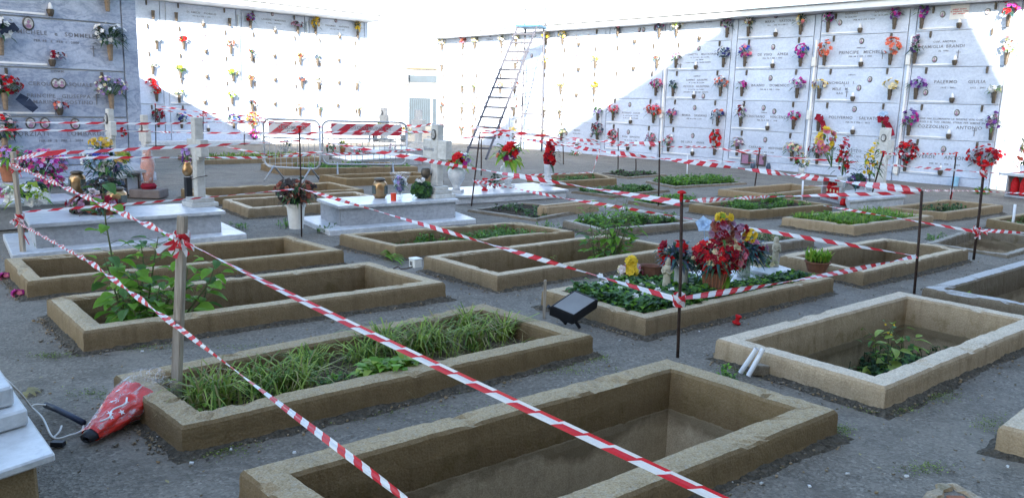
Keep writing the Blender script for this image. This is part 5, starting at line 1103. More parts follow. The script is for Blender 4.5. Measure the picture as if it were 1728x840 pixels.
def statue(label, px, py, z0, hpx, kneel=False, yaw=0.0, mat='statue', name='statue'):
    o = G(px, py, z0); h = hpx/pxm(o); X = T(*o)@Matrix.Rotation(yaw, 4, 'Z'); r = thing(name, label, 'statue', X=X)
    m = MB(); m.lathe([(.15*h, 0), (.155*h, .03*h), (.13*h, .05*h), (.12*h, .2*h), (.105*h, .42*h), (.10*h, .52*h), (.125*h, .66*h), (.13*h, .73*h), (.09*h, .79*h), (.045*h, .82*h), (.05*h, .84*h)], 20, None, 0, 1.05, .78, .035); m.build('robed_body', mat, r, True, smooth=True)
    m = MB(); m.lathe([(.03*h, .80*h), (.062*h, .84*h), (.072*h, .89*h), (.068*h, .95*h), (.04*h, .99*h), (.01*h, 1.0*h)], 14, None, 0, .9, 1.0); m.build('head', mat, r, True, smooth=True)
    m = MB(); m.lathe([(.012*h, .0), (.016*h, .02*h), (.004*h, .03*h)], 6, T(0, -.07*h, .88*h)); m.box((-.02*h, -.064*h, .915*h), (.016*h, .01*h, .008*h)); m.box((.02*h, -.064*h, .915*h), (.016*h, .01*h, .008*h)); m.box((0, -.066*h, .865*h), (.022*h, .008*h, .005*h)); m.build('face', mat, r, True)
    for sg in (-1, 1):
        m = MB(); m.tube([(sg*.12*h, 0, .74*h), (sg*.15*h, -.02*h, .6*h), (sg*.10*h, -.09*h, .53*h), (0, -.13*h, .62*h)], [.035*h, .042*h, .038*h, .018*h], 10); m.build('arm', mat, r, True, smooth=True)
    m = MB(); m.box((0, -.135*h, .66*h), (.03*h, .03*h, .08*h)); m.build('joined_hands', mat, r, True, bevel=.004)
    m = MB(); m.lathe([(.085*h, .76*h), (.088*h, .86*h), (.08*h, .96*h), (.045*h, 1.015*h), (.01*h, 1.02*h)], 14, T(0, .022*h, 0), 0, 1, 1); m.build('veil', mat, r, True, smooth=True)
    return r
statue('small weathered veiled saint statue with joined hands on the tended grave', 1124, 489, ZP, 54, yaw=-.5)
statue('small praying angel statue on the white slab right of the bouquet', 1307, 449, .166, 50, yaw=.4)
q = quad_px([(1262, 455), (1310, 446), (1342, 456), (1296, 463)], .16); r = thing('statue_slab', 'small white slab carrying the praying angel', 'slab', sum(q, Vector())/4); m = MB(); m.prism(q, .10, .165); m.build('slab', 'marble', r, bevel=.008)
o = G(1290, 448, .166); r = thing('small_plant', 'low clump and stones beside the praying angel', 'plant', o); bouquet(r, (0, 0, .03), (.10, .06, .05), ['statue', 'moss', 'cream'], 30, .03, 95, 20, .05, ('leaf', 'moss'))
o = G(1097, 473, .12); r = thing('wooden_bowl', 'brown wooden planter beside the yellow flowers', 'bowl', o); m = MB(); m.lathe([(.07, 0), (.085, .02), (.085, .10), (.09, .12), (.07, .115), (.06, .1)], 14, None, 0, 1.1, .8); m.build('bowl', 'clay', r, True); m = MB(); m.lathe([(.087, .03), (.09, .035), (.087, .04)], 14, None, 0, 1.1, .8); m.build('hoop', 'iron', r, True)
o = G(1063, 475, .12); r = thing('flower_bouquet', 'yellow and pale pink silk flowers near the solar panel', 'bouquet', o); r.scale = (.72,)*3; bouquet(r, (.0, 0, .12), (.13, .09, .07), ['pale', 'pink', 'cream'], 26, .05, 96, 20, .08, ('leaf2', 'dark')); bouquet(r, (.01, -.02, .22), (.05, .05, .05), ['yellow'], 14, .045, 97, 0, lay=3, pet=7); bouquet(r, (.0, -.08, .12), (.05, .05, .05), ['yellow'], 14, .045, 98, 0, lay=3, pet=7)
r = pot(1378, 458, .13, 'potted_plant', 'brown clay bowl with spiky yellow-green succulent on the grave rim', .10, .09, 'clay'); m = MB(); rr = random.Random(3)
for k_ in range(150): an = rr.random()*6.28; p = Vector((rr.uniform(-.08, .08), rr.uniform(-.07, .07), .08)); leafq(m, p, Vector((math.cos(an)*.5, math.sin(an)*.5, 1)), rr.uniform(.06, .15), .018, rr.randrange(2), rr, droop=.05)
m.build('succulent', ['lime', 'leaf'], r, True)

# ------------------------------------------------------------------ solar lamp, stick, boxes, pipes and debris
c4 = [G(927, 517, .16), G(970, 488, .27), None, G(968, 534, .10)]; c4[2] = c4[1]+c4[3]-c4[0]
r = thing('solar_lamp', 'black box solar lamp with glass face leaning on the tended grave corner', 'solar lamp', (c4[0]+c4[2])/2)
nrm = (c4[1]-c4[0]).cross(c4[2]-c4[0]).normalized(); nrm = nrm if nrm.z > 0 else -nrm
m = MB(); th_ = .085
B4 = [p-nrm*th_*.5+Vector((0, .0, -.06)) for p in c4]
m.face(c4); m.face(B4[::-1])
for i in range(4): m.face([c4[i], B4[i], B4[(i+1) % 4], c4[(i+1) % 4]])
m.build('housing', 'black', r, bevel=.006)
cc = sum(c4, Vector())/4; m = MB(); I4 = [cc+(p-cc)*.84+nrm*.004 for p in c4]; J4 = [p-nrm*.003 for p in I4]; m.face(I4); [m.face([I4[i], J4[i], J4[(i+1) % 4], I4[(i+1) % 4]]) for i in range(4)]; m.build('glass_face', 'panel', r)
m = MB(); g0 = G(978, 552); m.tube([c4[3]-nrm*.08, g0], .012, 6); m.tube([c4[0]-nrm*.08, G(955, 545)], .012, 6); m.build('bracket', 'black', r)
o = G(918, 535); r = thing('wooden_stick', 'short pale wooden stick standing left of the solar lamp', 'stick', o); m = MB(); m.box((0, 0, .10), (.02, .02, .32)); m.build('stick', 'pale_wood', r, True, bevel=.003) if False else m.build('stick', 'wood', r, True, bevel=.003)
o = G(701, 451, .13); r = thing('junction_box', 'grey plastic junction box with a cable on the grave corner', 'electrical box', X=frame(o, -DA)); r.scale = (.8,)*3; m = MB(); m.box((0, 0, .045), (.10, .09, .085)); m.build('box', 'cord', r, True, bevel=.006); m = MB(); m.box((0, 0, .09), (.106, .096, .012)); m.build('box_lid', 'white', r, True, bevel=.003); m = MB()
for i in range(2): m.box((-.02+i*.025, -.047, .045), (.01, .006, .04))
m.build('slot', 'black', r, True); m = MB(); m.tube([(.02, -.03, .02), (.0, -.10, .0), (-.06, -.13, -.01), (-.16, -.10, -.01), (-.2, -.16, -.04)], .006, 6); m.build('cable', 'iron', r, True)
for i, (x, y) in enumerate(((640, 437), (655, 443))):
    o = G(x, y); r = thing('fallen_leaf', 'bright yellow-green strappy leaf lying on the ground, '+('the left one' if i == 0 else 'the right one'), 'leaf', o); m = MB(); rr = random.Random(i)
    for k_ in range(5): leafq(m, Vector((0, 0, .02+.008*k_)), Vector((math.cos(-.3+k_*.25), math.sin(-.6+k_*.3), .15)), .17, .035, 0, rr)
    m.build('leaf_blade', 'leaf', r, True)
for i, (p, q) in enumerate((((1249, 634), (1277, 588)), ((1262, 640), (1288, 588)))):
    a = G(*p)+Vector((0, 0, .02)); b = G(q[0], q[1], .17)
    r = thing('plastic_pipe', 'white plastic pipe leaning on the pale grave rim, '+('left one' if i == 0 else 'right one'), 'pipe', a, 'white plastic pipes'); m = MB(); m.tube([a, b], .013, 14, 0, False); m.tube([a, b], .0105, 14, 0, False); m.build('pipe', 'pvc', r, smooth=True)
o = G(1282, 632); r = thing('plaster_block', 'small broken grey-white block beside the white pipes', 'block', X=frame(o, (1, -.1, 0))); m = MB(); m.box((0, 0, .03), (.09, .05, .06)); m.build('block', 'curb_grey', r, True, bevel=.005)
o = G(1242, 546); r = thing('red_lamp_stub', 'small red plastic lamp cap lying on the asphalt', 'lamp piece', o); m = MB(); m.lathe([(.028, 0), (.03, .012), (.014, .02), (.016, .045), (.024, .05), (.02, .062)], 12, Matrix.Rotation(.25, 4, 'Y')); m.build('cap', 'red', r, True, smooth=True)
for (x, y, s_, lab) in ((30, 495, .035, 'fallen pink flower on the asphalt beside the left grave corner'), (8, 466, .035, 'fallen pink flower at the left edge of the picture')):
    o = G(x, y, .02); r = thing('fallen_flower', lab, 'flower', o); bouquet(r, (0, 0, 0), (s_, s_, .02), ['magenta', 'pink'], 16, .025, 99, 0)
o = G(44, 664); r = thing('fallen_leaf', 'withered pale green leaf on the asphalt by the corner tomb', 'leaf', o); m = MB(); rr = random.Random(2)
for k_ in range(5): leafq(m, Vector((0, 0, .012)), Vector((math.cos(k_*.6-1), math.sin(k_*.6-1), .1)), .07, .03, 0, rr)
m.build('leaf_blade', 'dry', r, True)
# red wrapped flowers with black handle and cord
a = G(148, 738, .035); b = G(232, 668, .09); d = (b-a).normalized(); X = frame(a, d, Vector((0, 0, 1))); L = (b-a).length
r = thing('wrapped_poinsettia', 'red star-printed plastic wrapped bundle with a black tip lying on the asphalt', 'wrapped bundle', X=X)
def cone(m, prof, n, wob, ph=0, fl=.75):
    i = len(m.v)
    for x, rad in prof:
        for j in range(n):
            w = 6.283*j/n; q = 1+wob*math.sin(5*w+ph+x*20)+wob*.6*math.sin(9*w+x*31); m.v.append((x, rad*q*math.cos(w), rad*q*fl*math.sin(w)))
    for k_ in range(len(prof)-1):
        for j in range(n): a_ = i+k_*n+j; b_ = i+k_*n+(j+1) % n; m.f.append((a_, b_, b_+n, a_+n)); m.m.append(0)
    m.f.append(tuple(range(i, i+n))); m.m.append(0); m.f.append(tuple(range(i+(len(prof)-1)*n, i+len(prof)*n))); m.m.append(0)
m = MB(); cone(m, [(.03, .032)]+[(L*(.06+.047*i), .036+.072*(i/19)**.9) for i in range(20)]+[(L*1.0, .085)], 44, .05)
m.v = [tuple(Vector(v)+noise.noise_vector(Vector(v)*16)*.010+noise.noise_vector(Vector(v)*45)*.004) for v in m.v]; m.build('red_wrap', 'redfilm', r, True)
m = MB(); cone(m, [(-.012, .014), (-.008, .028), (.02, .034), (.05, .033)], 18, .02); m.build('black_tip', 'black', r, True, smooth=True)
m = MB(); cone(m, [(L*.1, .042), (L*.5, .078), (L*.9, .114), (L*1.12, .115), (L*1.25, .075), (L*1.36, .11)], 26, .09, 1); m.v = [tuple(Vector(v)+noise.noise_vector(Vector(v)*20)*.012) for v in m.v]; m.build('clear_film', 'wrap', r, True)
rr = random.Random(12)
for x, y, s_ in ((.78, -.75, .028), (.6, -.1, .02), (.9, .3, .02), (.35, -.35, .016), (.70, -.55, .022), (.86, -.2, .014), (.45, -.75, .016), (.55, .1, .012), (.3, -.6, .014), (.8, .4, .016)):
    m = MB(); rad = .045+.045*x; w = math.pi/2-y*1.2; cy, cz = rad*1.06*math.cos(w)*1.0, rad*.75*1.1*math.sin(w); cpt = Vector((L*x, cy, cz)); n0 = Vector((0, math.cos(w)*.75, math.sin(w))).normalized(); a1 = Vector((1, 0, 0)); b1 = n0.cross(a1); P = []
    for k_ in range(10): an = k_*.628; q_ = s_ if k_ % 2 == 0 else s_*.42; P.append(cpt+n0*.003+a1*q_*math.cos(an)+b1*q_*math.sin(an))
    for k_ in range(10): m.face([cpt+n0*.004, P[k_], P[(k_+1) % 10]])
    m.build('printed_star', 'white', r, True)
m = MB(); P = [Vector((L*t_, -.04-.03*t_+.012*math.sin(t_*22), .052+.03*t_)) for t_ in [i/12*.5+.12 for i in range(13)]]; m.tube(P, .004, 5); m.build('white_string', 'white', r, True)
r = thing('rubber_handle', 'dark rubber tube handle lying beside the red bundle', 'tube', G(110, 700)); m = MB(); P = [G(77, 683, .03), G(95, 690, .035), G(120, 702, .035), G(141, 713, .03)]; m.tube(P, .013, 10); m.build('tube', 'navy', r, smooth=True)
r = thing('white_cable', 'white electric cable looping from the corner tomb to the handle', 'cable', G(93, 742)); m = MB(); P = [G(-15, 622, .25), G(10, 640, .24), G(35, 664, .16), G(52, 685, .06), G(72, 705, .03), G(90, 738, .01), G(118, 734, .01), G(138, 726, .012), G(141, 713, .02)]
def smoothp(P, n=6):
    out = []
    for i in range(len(P)-1):
        p0, p1, p2, p3 = P[max(i-1, 0)], P[i], P[i+1], P[min(i+2, len(P)-1)]
        for k_ in range(n): t_ = k_/n; out.append(.5*((2*p1)+(p2-p0)*t_+(2*p0-5*p1+4*p2-p3)*t_*t_+(3*p1-p0-3*p2+p3)*t_**3))
    return out+[P[-1]]
m.tube(smoothp(P), .0045, 6); m.tube(smoothp([G(52, 685, .05), G(62, 682, .05), G(77, 683, .04)]), .004, 6); m.tube(smoothp([G(90, 738, .01), G(100, 728, .02), G(104, 718, .03)]), .004, 6); m.build('cable', 'cord', r, smooth=True); m = MB(); m.box(tuple(G(98, 748, .012)), (.05, .025, .02)); m.build('plug', 'black', r)
# broken stone with brick at the bottom right, rubble
def rock(m, c, s, rnd, mat=0):
    i = len(m.v); n = 8
    V_ = [Vector(v) for v in ((-1, -1, -1), (1, -1, -1), (1, 1, -1), (-1, 1, -1), (-1, -1, 1), (1, -1, 1), (1, 1, 1), (-1, 1, 1))]; an = rnd.random()*3.1; R_ = Matrix.Rotation(an, 3, 'Z')@Matrix.Rotation(rnd.uniform(-.5, .5), 3, 'X')
    for v in V_: m.v.append(tuple(Vector(c)+R_@Vector((v.x*s[0]*rnd.uniform(.55, 1), v.y*s[1]*rnd.uniform(.55, 1), v.z*s[2]*rnd.uniform(.5, 1)))))
    for f in ((0, 3, 2, 1), (4, 5, 6, 7), (0, 1, 5, 4), (1, 2, 6, 5), (2, 3, 7, 6), (3, 0, 4, 7)): m.f.append(tuple(i+k for k in f)); m.m.append(mat)
rr = random.Random(31); g0 = G(1592, 842)
r = thing('broken_manhole', 'broken concrete piece with hollow red brick inside at the bottom edge', 'rubble', g0); 
for (x0, y0, x1, y1, w_, h_) in ((1560, 850, 1600, 818, .06, .016), (1600, 816, 1665, 850, .05, .014)):
    A0, A1 = G(x0, y0), G(x1, y1); d = (A1-A0); m = MB(); X = frame(A0, d); L_ = d.length; pr = []
    for k_ in range(7): pr.append((L_*k_/6, w_*(.4+.6*abs(math.sin(k_*1.9+x0))), h_*(.6+.5*math.sin(k_*2.7+y0))))
    for x, wy, z_ in pr: m.v += [tuple(X@Vector(v)) for v in ((x, -wy*.5, 0), (x, -wy*.35, z_), (x, wy*.45, z_*.8), (x, wy*.6, 0))]
    for k_ in range(6):
        for j in range(4): a_ = k_*4+j; b_ = k_*4+(j+1) % 4; m.f.append((a_, b_, b_+4, a_+4)); m.m.append(0)
    m.f += [(3, 2, 1, 0), (24, 25, 26, 27)]; m.m += [0, 0]; m.build('concrete_piece', 'curb_pale', r)
m = MB(); p_ = G(1612, 838); m.box((p_.x, p_.y-.02, -.004), (.07, .05, .02)); m.build('red_brick', 'terracotta', r, bevel=.004)
# broken curb piece in the middle distance
q = [G(912, 362), G(1008, 352), G(1012, 356), G(918, 366)]; r = thing('broken_curb', 'broken rounded curb piece beside the dark rubble bed', 'curb piece', q[0]); A0, A1 = G(915, 367), G(1012, 356); dd = (A1-A0).normalized(); nn_ = Vector((-dd.y, dd.x, 0)); m = MB()
m.prism([A0+dd*.05, A0+nn_*.06, A0+nn_*.12, A1+nn_*.14, A1], -.05, .15); m.build('curb_piece', 'curb_pale', r, bevel=.03, seg=3)
# loose stones, crumbs along curbs (nobody could count them)
rr = random.Random(17); m = MB()
def in_pit(x, y):
    for g in GR.values():
        q = g[0]
        if abs(q[0].x-x) > 3.5 and abs(q[2].x-x) > 3.5: continue
        s = [((q[(k+1) % 4].x-q[k].x)*(y-q[k].y)-(q[(k+1) % 4].y-q[k].y)*(x-q[k].x)) > 0 for k in range(4)]
        if all(s) or not any(s): return True
    return False
def near_curbs(n, keys, s0, s1, out):
    for _ in range(n):
        q = GR[rr.choice(keys)][0]; i = rr.randrange(4); t_ = rr.random(); a, b = q[i], q[(i+1) % 4]; d = (b-a).normalized(); o = Vector((-d.y, d.x, 0))*(.02+abs(rr.gauss(0, out))); p = a.lerp(b, t_)+o; s_ = rr.uniform(s0, s1)
        if p.y < 1 or in_pit(p.x, p.y): continue
        rock(m, (p.x, p.y, s_*.3), (s_, s_*.8, s_*.6), rr, rr.randrange(3))
near_curbs(5200, 'ABCDEFGHIJN', .002, .008, .035); near_curbs(90, 'ABCEGPN', .006, .014, .10)
for _ in range(2600):
    y = rr.uniform(2.2, 12); x = rr.uniform(-.7, .7)*y; s_ = rr.uniform(.002, .0065)
    if in_pit(x, y): continue
    rock(m, (x, y, s_*.4), (s_, s_, s_*.6), rr, rr.randrange(3))
tag(m.build('gravel', ['curb_grey', 'stone_dark', 'curb_pale'] if False else ['curb_grey', 'asphalt', 'curb_pale']), 'loose crumbs of concrete and stone scattered over the asphalt', 'gravel', None, 'stuff')
m = MB()
for (x, y) in ((240, 594), (222, 583), (497, 765), (323, 783), (655, 640), (267, 739), (1118, 820), (1235, 815), (1285, 817), (1366, 822), (1252, 743), (1330, 700), (1415, 660), (1530, 805), (1700, 788), (1500, 640), (993, 598), (800, 650), (560, 745), (820, 610), (1046, 575), (390, 760), (1430, 800), (1180, 560)):
    p = G(x, y); rock(m, (p.x, p.y, .006), (.009, .006, .004), rr)
tag(m.build('white_chips', 'wht'), 'small white plaster chips scattered on the asphalt', 'chips', None, 'stuff')
rr = random.Random(77); m = MB()
for _ in range(420):
    y = rr.uniform(2.2, 11); x = rr.uniform(-.68, .68)*y
    if in_pit(x, y): continue
    an = rr.random()*6.28; leafq(m, Vector((x, y, .004)), Vector((math.cos(an), math.sin(an), .12)), rr.uniform(.012, .035), rr.uniform(.006, .016), rr.randrange(3), rr, droop=-.1)
tag(m.build('dry_leaves', ['dry', 'brownleaf', 'litter']), 'tiny dry leaf scraps scattered over the asphalt', 'leaves', None, 'stuff')
def moss(name, label, pts, n, sd):
    rnd = random.Random(sd); m = MB()
    for _ in range(n):
        x, y, sx, sy = rnd.choice(pts); p = G(rnd.gauss(x, sx), rnd.gauss(y, sy)); s_ = rnd.uniform(.002, .006)
        if in_pit(p.x, p.y): continue
        for k_ in range(2): an = rnd.random()*6.28; leafq(m, Vector((p.x, p.y, 0)), Vector((math.cos(an), math.sin(an), rnd.uniform(.3, 1.2))), s_*1.8, s_, 0 if rnd.random() < .7 else 1, rnd)
    tag(m.build(name, ['moss', 'grass2']), label, 'moss', None, 'stuff')
moss('moss', 'moss patches on the asphalt along the grave frames', [(385, 745, 40, 9), (360, 762, 25, 6), (240, 585, 30, 4), (940, 610, 40, 5), (1005, 603, 14, 4), (470, 585, 60, 3), (640, 690, 120, 14), (1420, 725, 10, 5), (1590, 668, 20, 6), (1680, 715, 25, 8), (1560, 790, 20, 6), (170, 665, 30, 5), (560, 598, 60, 4), (960, 625, 40, 5), (1240, 625, 14, 5), (90, 600, 20, 3), (1500, 690, 30, 5)], 4200, 51)
weeds('low_weeds', 'small weeds sprouting beside the marble tomb plinth', lambda r_: (lambda c: G(r_.gauss(c[0], 9), r_.gauss(c[1], 2)))(r_.choice([(485, 382), (552, 392), (70, 425), (400, 385), (300, 405), (930, 385), (1580, 405), (1230, 640)])), 90, .035, ['leaf2', 'leaf'], 33, h=.06)

# ------------------------------------------------------------------ rods and stakes
TOP = {}
def rod(key, foot, top, r, label, cap=None, mat='iron', z0=0.0, dist=None):
    f = G(foot[0], foot[1], z0); z = zat(f, top[1]); c = RC.T@(np.array([f.x, f.y, z])-[0, 0, CAMH]); px = c[0]/c[2]*FPX+864; t_ = f+Vector(((top[0]-px)/pxm(f), 0, z-z0)); t_.z = z
    o = thing('iron_rod' if mat == 'iron' else 'pole', label, 'rod' if mat == 'iron' else 'pole', f, 'rods holding the tape'); m = MB(); P = [f-Vector((0, 0, .05)), f.lerp(t_, .5)+Vector((.004, 0, 0)), t_]; m.tube(P, r, 8); m.build('shaft', mat, o, smooth=True)
    if cap:
        m = MB(); X = T(*t_); m.lathe([(cap*.38, -cap*2.2), (cap*.45, -cap*1.2), (cap*.4, -cap*.3), (cap, -cap*.25), (cap*1.05, 0), (cap*.8, cap*.3), (cap*.2, cap*.5)], 14, X); m.build('safety_cap', 'red', o, smooth=True)
    TOP[key] = (f, t_); return o
rod('r1', (1144, 603), (1151, 325), .0095, 'thick rusty rod with a red mushroom cap in front of the bouquet', .024)
rod('r2', (509, 398), (505, 214), .0085, 'rusty rod with a faded red cap left of the white tomb', .028)
rod('r3', (1543, 495), (1556, 322), .011, 'rusty rod holding tape corners behind the pale pit', None)
rod('r4', (1643, 438), (1661, 280), .013, 'rusty rod with red cap bound in tape near the right edge', .032)
rod('r5', (1464, 350), (1491, 256), .013, 'leaning iron rod with red cap before the pale cross', .035)
rod('r6', (1604, 337), (1614, 258), .012, 'thin iron rod with small red cap near the right wall', .03)
rod('r7', (1111, 352), (1113, 240), .012, 'thin upright rod with small red top before the white pipe', .022)
rod('r8', (1043, 291), (1043, 217), .012, 'thin bare rod in front of the bottom wall slabs', None)
rod('r9', (1073, 293), (1073, 268), .014, 'short stub rod in the far mulch bed', None)
rod('r10', (1272, 325), (1282, 251), .012, 'thin rod with red top left of the red lamp cabinet', .028)
rod('r11', (795, 347), (810, 222), .010, 'thin leaning rod among the marble urns', None)
rod('r12', (951, 277), (950, 245), .012, 'short far rod right of the red celosia vase', None)
rod('r13', (812, 296), (812, 235), .012, 'thin far rod behind the ladder foot', None)
rod('r14', (1353, 337), (1355, 305), .016, 'white plastic post beside the cabinet of red lamps', None, 'pvc')
rod('r15', (1707, 391), (1713, 345), .016, 'white pole at the right edge', None, 'pvc')
rod('r16', (1159, 300), (1160, 262), .012, 'white thin post before the right wall', None, 'pvc')
rod('r17', (263, 250), (262, 176), .014, 'thin rod with red top before the far left wall', .03)
rod('r18', (342, 252), (343, 188), .014, 'thin rod with coiled red tape before the far left wall', .03)
rod('r19', (412, 245), (412, 150), .012, 'tall thin rod before the far left wall', None)
rod('r20', (631, 275), (630, 225), .012, 'thin dark rod seen through the right barrier', None)
def stake(key, foot, top, w, label, z0=0.0, slab_=True):
    f = G(foot[0], foot[1], z0); z = zat(f, top[1]); c = RC.T@(np.array([f.x, f.y, z])-[0, 0, CAMH]); px = c[0]/c[2]*FPX+864; t_ = f+Vector(((top[0]-px)/pxm(f), 0, 0)); t_.z = z; o = thing('wooden_stake', label, 'stake', f, 'wooden stakes'); L_ = (t_-f).length
    zz_ = (t_-f).normalized(); X = frame(f, Vector((.94, -.34, 0)), Vector((0, 0, 1))); sh = Matrix.Identity(4); sh[0][2] = zz_.x; sh[1][2] = zz_.y
    m = MB(); i = 0
    for k_ in range(5):
        h_ = -.08+(L_+.08)*k_/4; ww = w*(1-.04*k_)
        for x, y in ((-ww/2, -w*.28), (ww/2, -w*.28), (ww/2, w*.28), (-ww/2, w*.28)): p = X@Vector((x, y, 0)); m.v.append((p.x+zz_.x*h_+.002*nz((x, y, k_), 9), p.y+zz_.y*h_, z0+h_))
    for k_ in range(4):
        for j in range(4): a_ = k_*4+j; b_ = k_*4+(j+1) % 4; m.f.append((a_, b_, b_+4, a_+4)); m.m.append(0)
    m.f += [(3, 2, 1, 0), (16, 17, 18, 19)]; m.m += [0, 0]; m.build('stake', 'wood', o, bevel=.003)
    TOP[key] = (f, t_); return o
stake('s1', (297, 672), (307, 364), .05, 'front weathered wooden stake with knotted tape in the grassy grave', .03)
stake('s2', (40, 434), (22, 256), .05, 'weathered wooden stake at far left holding the tape corner', .0)

# ------------------------------------------------------------------ barrier tape
def tape(label, P, w=.034, twist=3.0, sag=0.0, per=.17, ph=0.0, n=None, group='red and white barrier tapes', fold=.0):
    P = [Vector(p) for p in P]; pts = []; L = 0; w *= 1 if 'near' in label or 'thick' in label else .78; per *= .85; near_ = 'broad near' in label
    for i in range(len(P)-1):
        a, b = P[i], P[i+1]; l = (b-a).length; k_ = n or max(16, int(l*26)); k_ = min(k_, 260)
        for j in range(k_): t_ = j/k_; p = a.lerp(b, t_); p.z -= sag*4*t_*(1-t_)*l; pts.append(p)
    pts.append(P[-1].copy()); m = MB(); rows_ = []; s_ = 0
    for i, p in enumerate(pts):
        if i: s_ += (p-pts[i-1]).length
        d = (pts[min(i+1, len(pts)-1)]-pts[max(i-1, 0)]).normalized(); u = Vector((0, 0, 1)); a = (u-d*u.dot(d)).normalized(); b = d.cross(a); an = .5+ph+twist*s_+.5*math.sin(s_*1.7+ph)
        v = a*math.cos(an)+b*math.sin(an); nn = d.cross(v); rows_.append([(p+v*w*f+nn*w*g, s_) for f, g in ((-.5, .0), (-.16, .10), (.18, -.08), (.5, .0))])
    for i in range(len(rows_)-1):
        for c in range(3):
            q = (rows_[i][c], rows_[i+1][c], rows_[i+1][c+1], rows_[i][c+1])
            hf = .42 if near_ and c > 0 and (c == 2 or i % 90 > 20) else 0; m.face([x[0] for x in q], 0, [(q[0][1]/per+hf, c/3), (q[1][1]/per+hf, c/3), (q[2][1]/per+hf, (c+1)/3), (q[3][1]/per+hf, (c+1)/3)])
    o = m.build('barrier_tape', 'tape', None); tag(o, label, 'barrier tape', group); return o
def at(key, f): a, b = TOP[key]; return a.lerp(b, f)
def atpx(key, py):
    a, b = TOP[key]; za, zb2 = 0.0, 1.0
    for _ in range(30):
        mid_ = (za+zb2)/2; c = RC.T@(np.array(a.lerp(b, mid_))-[0, 0, CAMH]); y = c[1]/c[2]*FPX+420
        if y > py: za = mid_
        else: zb2 = mid_
    return a.lerp(b, za)
def onray(px, py, key=None, D=None, ref=None):           # a point seen at the pixel, as far away as a given rod or at a distance
    if D is None: D = (TOP[key][0]-Vector((0, 0, CAMH))).length if key else ref
    return Rr(px, py, D)
S1a, S1b = atpx('s1', 402), atpx('s1', 543)
f_ = Vector((0, -.02, 0))
tape('broad near tape running from the front stake to the bottom edge', [S1a+f_, Rr(1260, 862, 1.80)], .023, 1.1, .004, .19)
tape('near tape from behind the front stake down to the bottom edge', [S1b+f_*2.2, Rr(712, 862, 2.0)], .022, 2.6, .0, .12, 1)
tape('tape from the far left stake low down to the front stake', [atpx('s2', 375)+f_, onray(150, 440, D=5.0), S1b+f_*2.2], .036, 9, .0, .10, 2)
tape('tape from the far left stake top to the front stake knot', [atpx('s2', 276)+f_, S1a+f_], .042, 7, .0, .11, .5)
tape('low tape from the capped rod past the solar lamp to the thick rusty rod', [atpx('r2', 318), atpx('r1', 506)], .034, 2.2, .0, .21, .4)
tape('low tape from the left stake to the capped rod', [atpx('s2', 358), atpx('r2', 318)], .030, 1.8, .004, .2, 1)
tape('low tape from the thick rusty rod up to the rear rusty rod', [atpx('r1', 504), atpx('r3', 432)], .036, 2.6, .006, .17, .8)
tape('upper tape from beside the barriers to the red mushroom cap', [onray(505, 232, 'r2'), onray(720, 271, D=8.0), atpx('r1', 343)], .050, 1.5, .0, .24, .2)
tape('tape passing behind the thick rod to the rear rusty rod', [atpx('r11', 305), onray(960, 336, D=8.2), onray(1164, 369, D=7.6), atpx('r3', 432)], .036, 2.0, .0, .22, 1.2)
tape('thick twisted tape from the ladder foot across to the rear rusty rod', [onray(803, 216, D=15), onray(870, 232, D=14), onray(1000, 253, D=12), onray(1296, 290, D=9.6), atpx('r3', 323)], .062, 2.6, .0, .26, .2)
tape('upper far tape towards the thin red-topped rod', [onray(803, 214, D=15), onray(950, 235, D=15), atpx('r7', 243)], .07, 2.2, .0, .4, .2)
tape('tape from the thick rod cap to the rear rusty rod top', [atpx('r1', 340), onray(1296, 332, D=8.6), atpx('r3', 325)], .034, 2.2, .0, .3, .2)
tape('tape over the grass-filled grave towards the taped rod', [onray(1390, 347, D=10.5), onray(1520, 369, D=9.2), atpx('r4', 391)], .034, 2.6, .0, .22, .3)
tape('tape from the taped rod out of the right edge', [atpx('r4', 388), onray(1750, 394, D=8)], .045, 2.6, .0, .2, .9)
tape('thin tape across the middle to the red cap at the right', [atpx('r10', 262), onray(1480, 277, D=14), atpx('r4', 291)], .036, 1.6, .0, .5, .4)
tape('thin tape from the right red cap out of the picture', [atpx('r4', 290), onray(1690, 293, D=9), onray(1750, 288, D=9)], .05, 1.5, .01, .3, .4)
tape('tightly twisted tape from the leaning rod to the thin rod', [atpx('r5', 260), atpx('r6', 260)], .05, 14, .0, .16, .4)
tape('thin tape beyond the urns to the leaning rod', [onray(1157, 246, D=20), atpx('r10', 256)], .04, 1.6, .0, .6, .4)
tape('low tape from the rear rod across to the right edge', [atpx('r3', 319), onray(1640, 322, D=13), onray(1760, 328, D=12)], .026, 4, .0, .16, .4)
tape('tape behind the red lamp cabinet', [atpx('r14', 313), onray(1556, 318, D=14)], .036, 2, .0, .3, .4)
tape('tape tail hanging at the thin rod near the right wall', [atpx('r6', 318), atpx('r6', 336)], .06, 2, .0, .3, .4)
tape('top tape across the left part before the far wall', [onray(-10, 206, D=10.5), onray(250, 209, D=11), onray(440, 206, D=13), onray(560, 216, D=14)], .038, 1.4, .0, .34, .4)
tape('second tape across the left part below the top one', [onray(-10, 219, D=10.5), onray(250, 222, D=11), onray(300, 224, D=13), onray(530, 226, D=13)], .034, 1.6, .0, .34, 1.4)
tape('tape sweeping from the left stake up to the faded red cap', [atpx('s2', 268), onray(110, 258, D=6.6), onray(320, 247, D=7.4), atpx('r2', 238)], .034, 1.0, .0, .30, .6)
tape('thin tape behind the crosses at left', [onray(60, 266, D=9), onray(225, 266, D=9), onray(430, 266, D=10), onray(700, 254, D=14)], .036, 2.4, .0, .26, .6)
tape('wide loose tape fold beside the left stake top', [atpx('s2', 268), onray(60, 262, D=6.4), onray(112, 256, D=6.4)], .055, .8, .0, .34, .9)
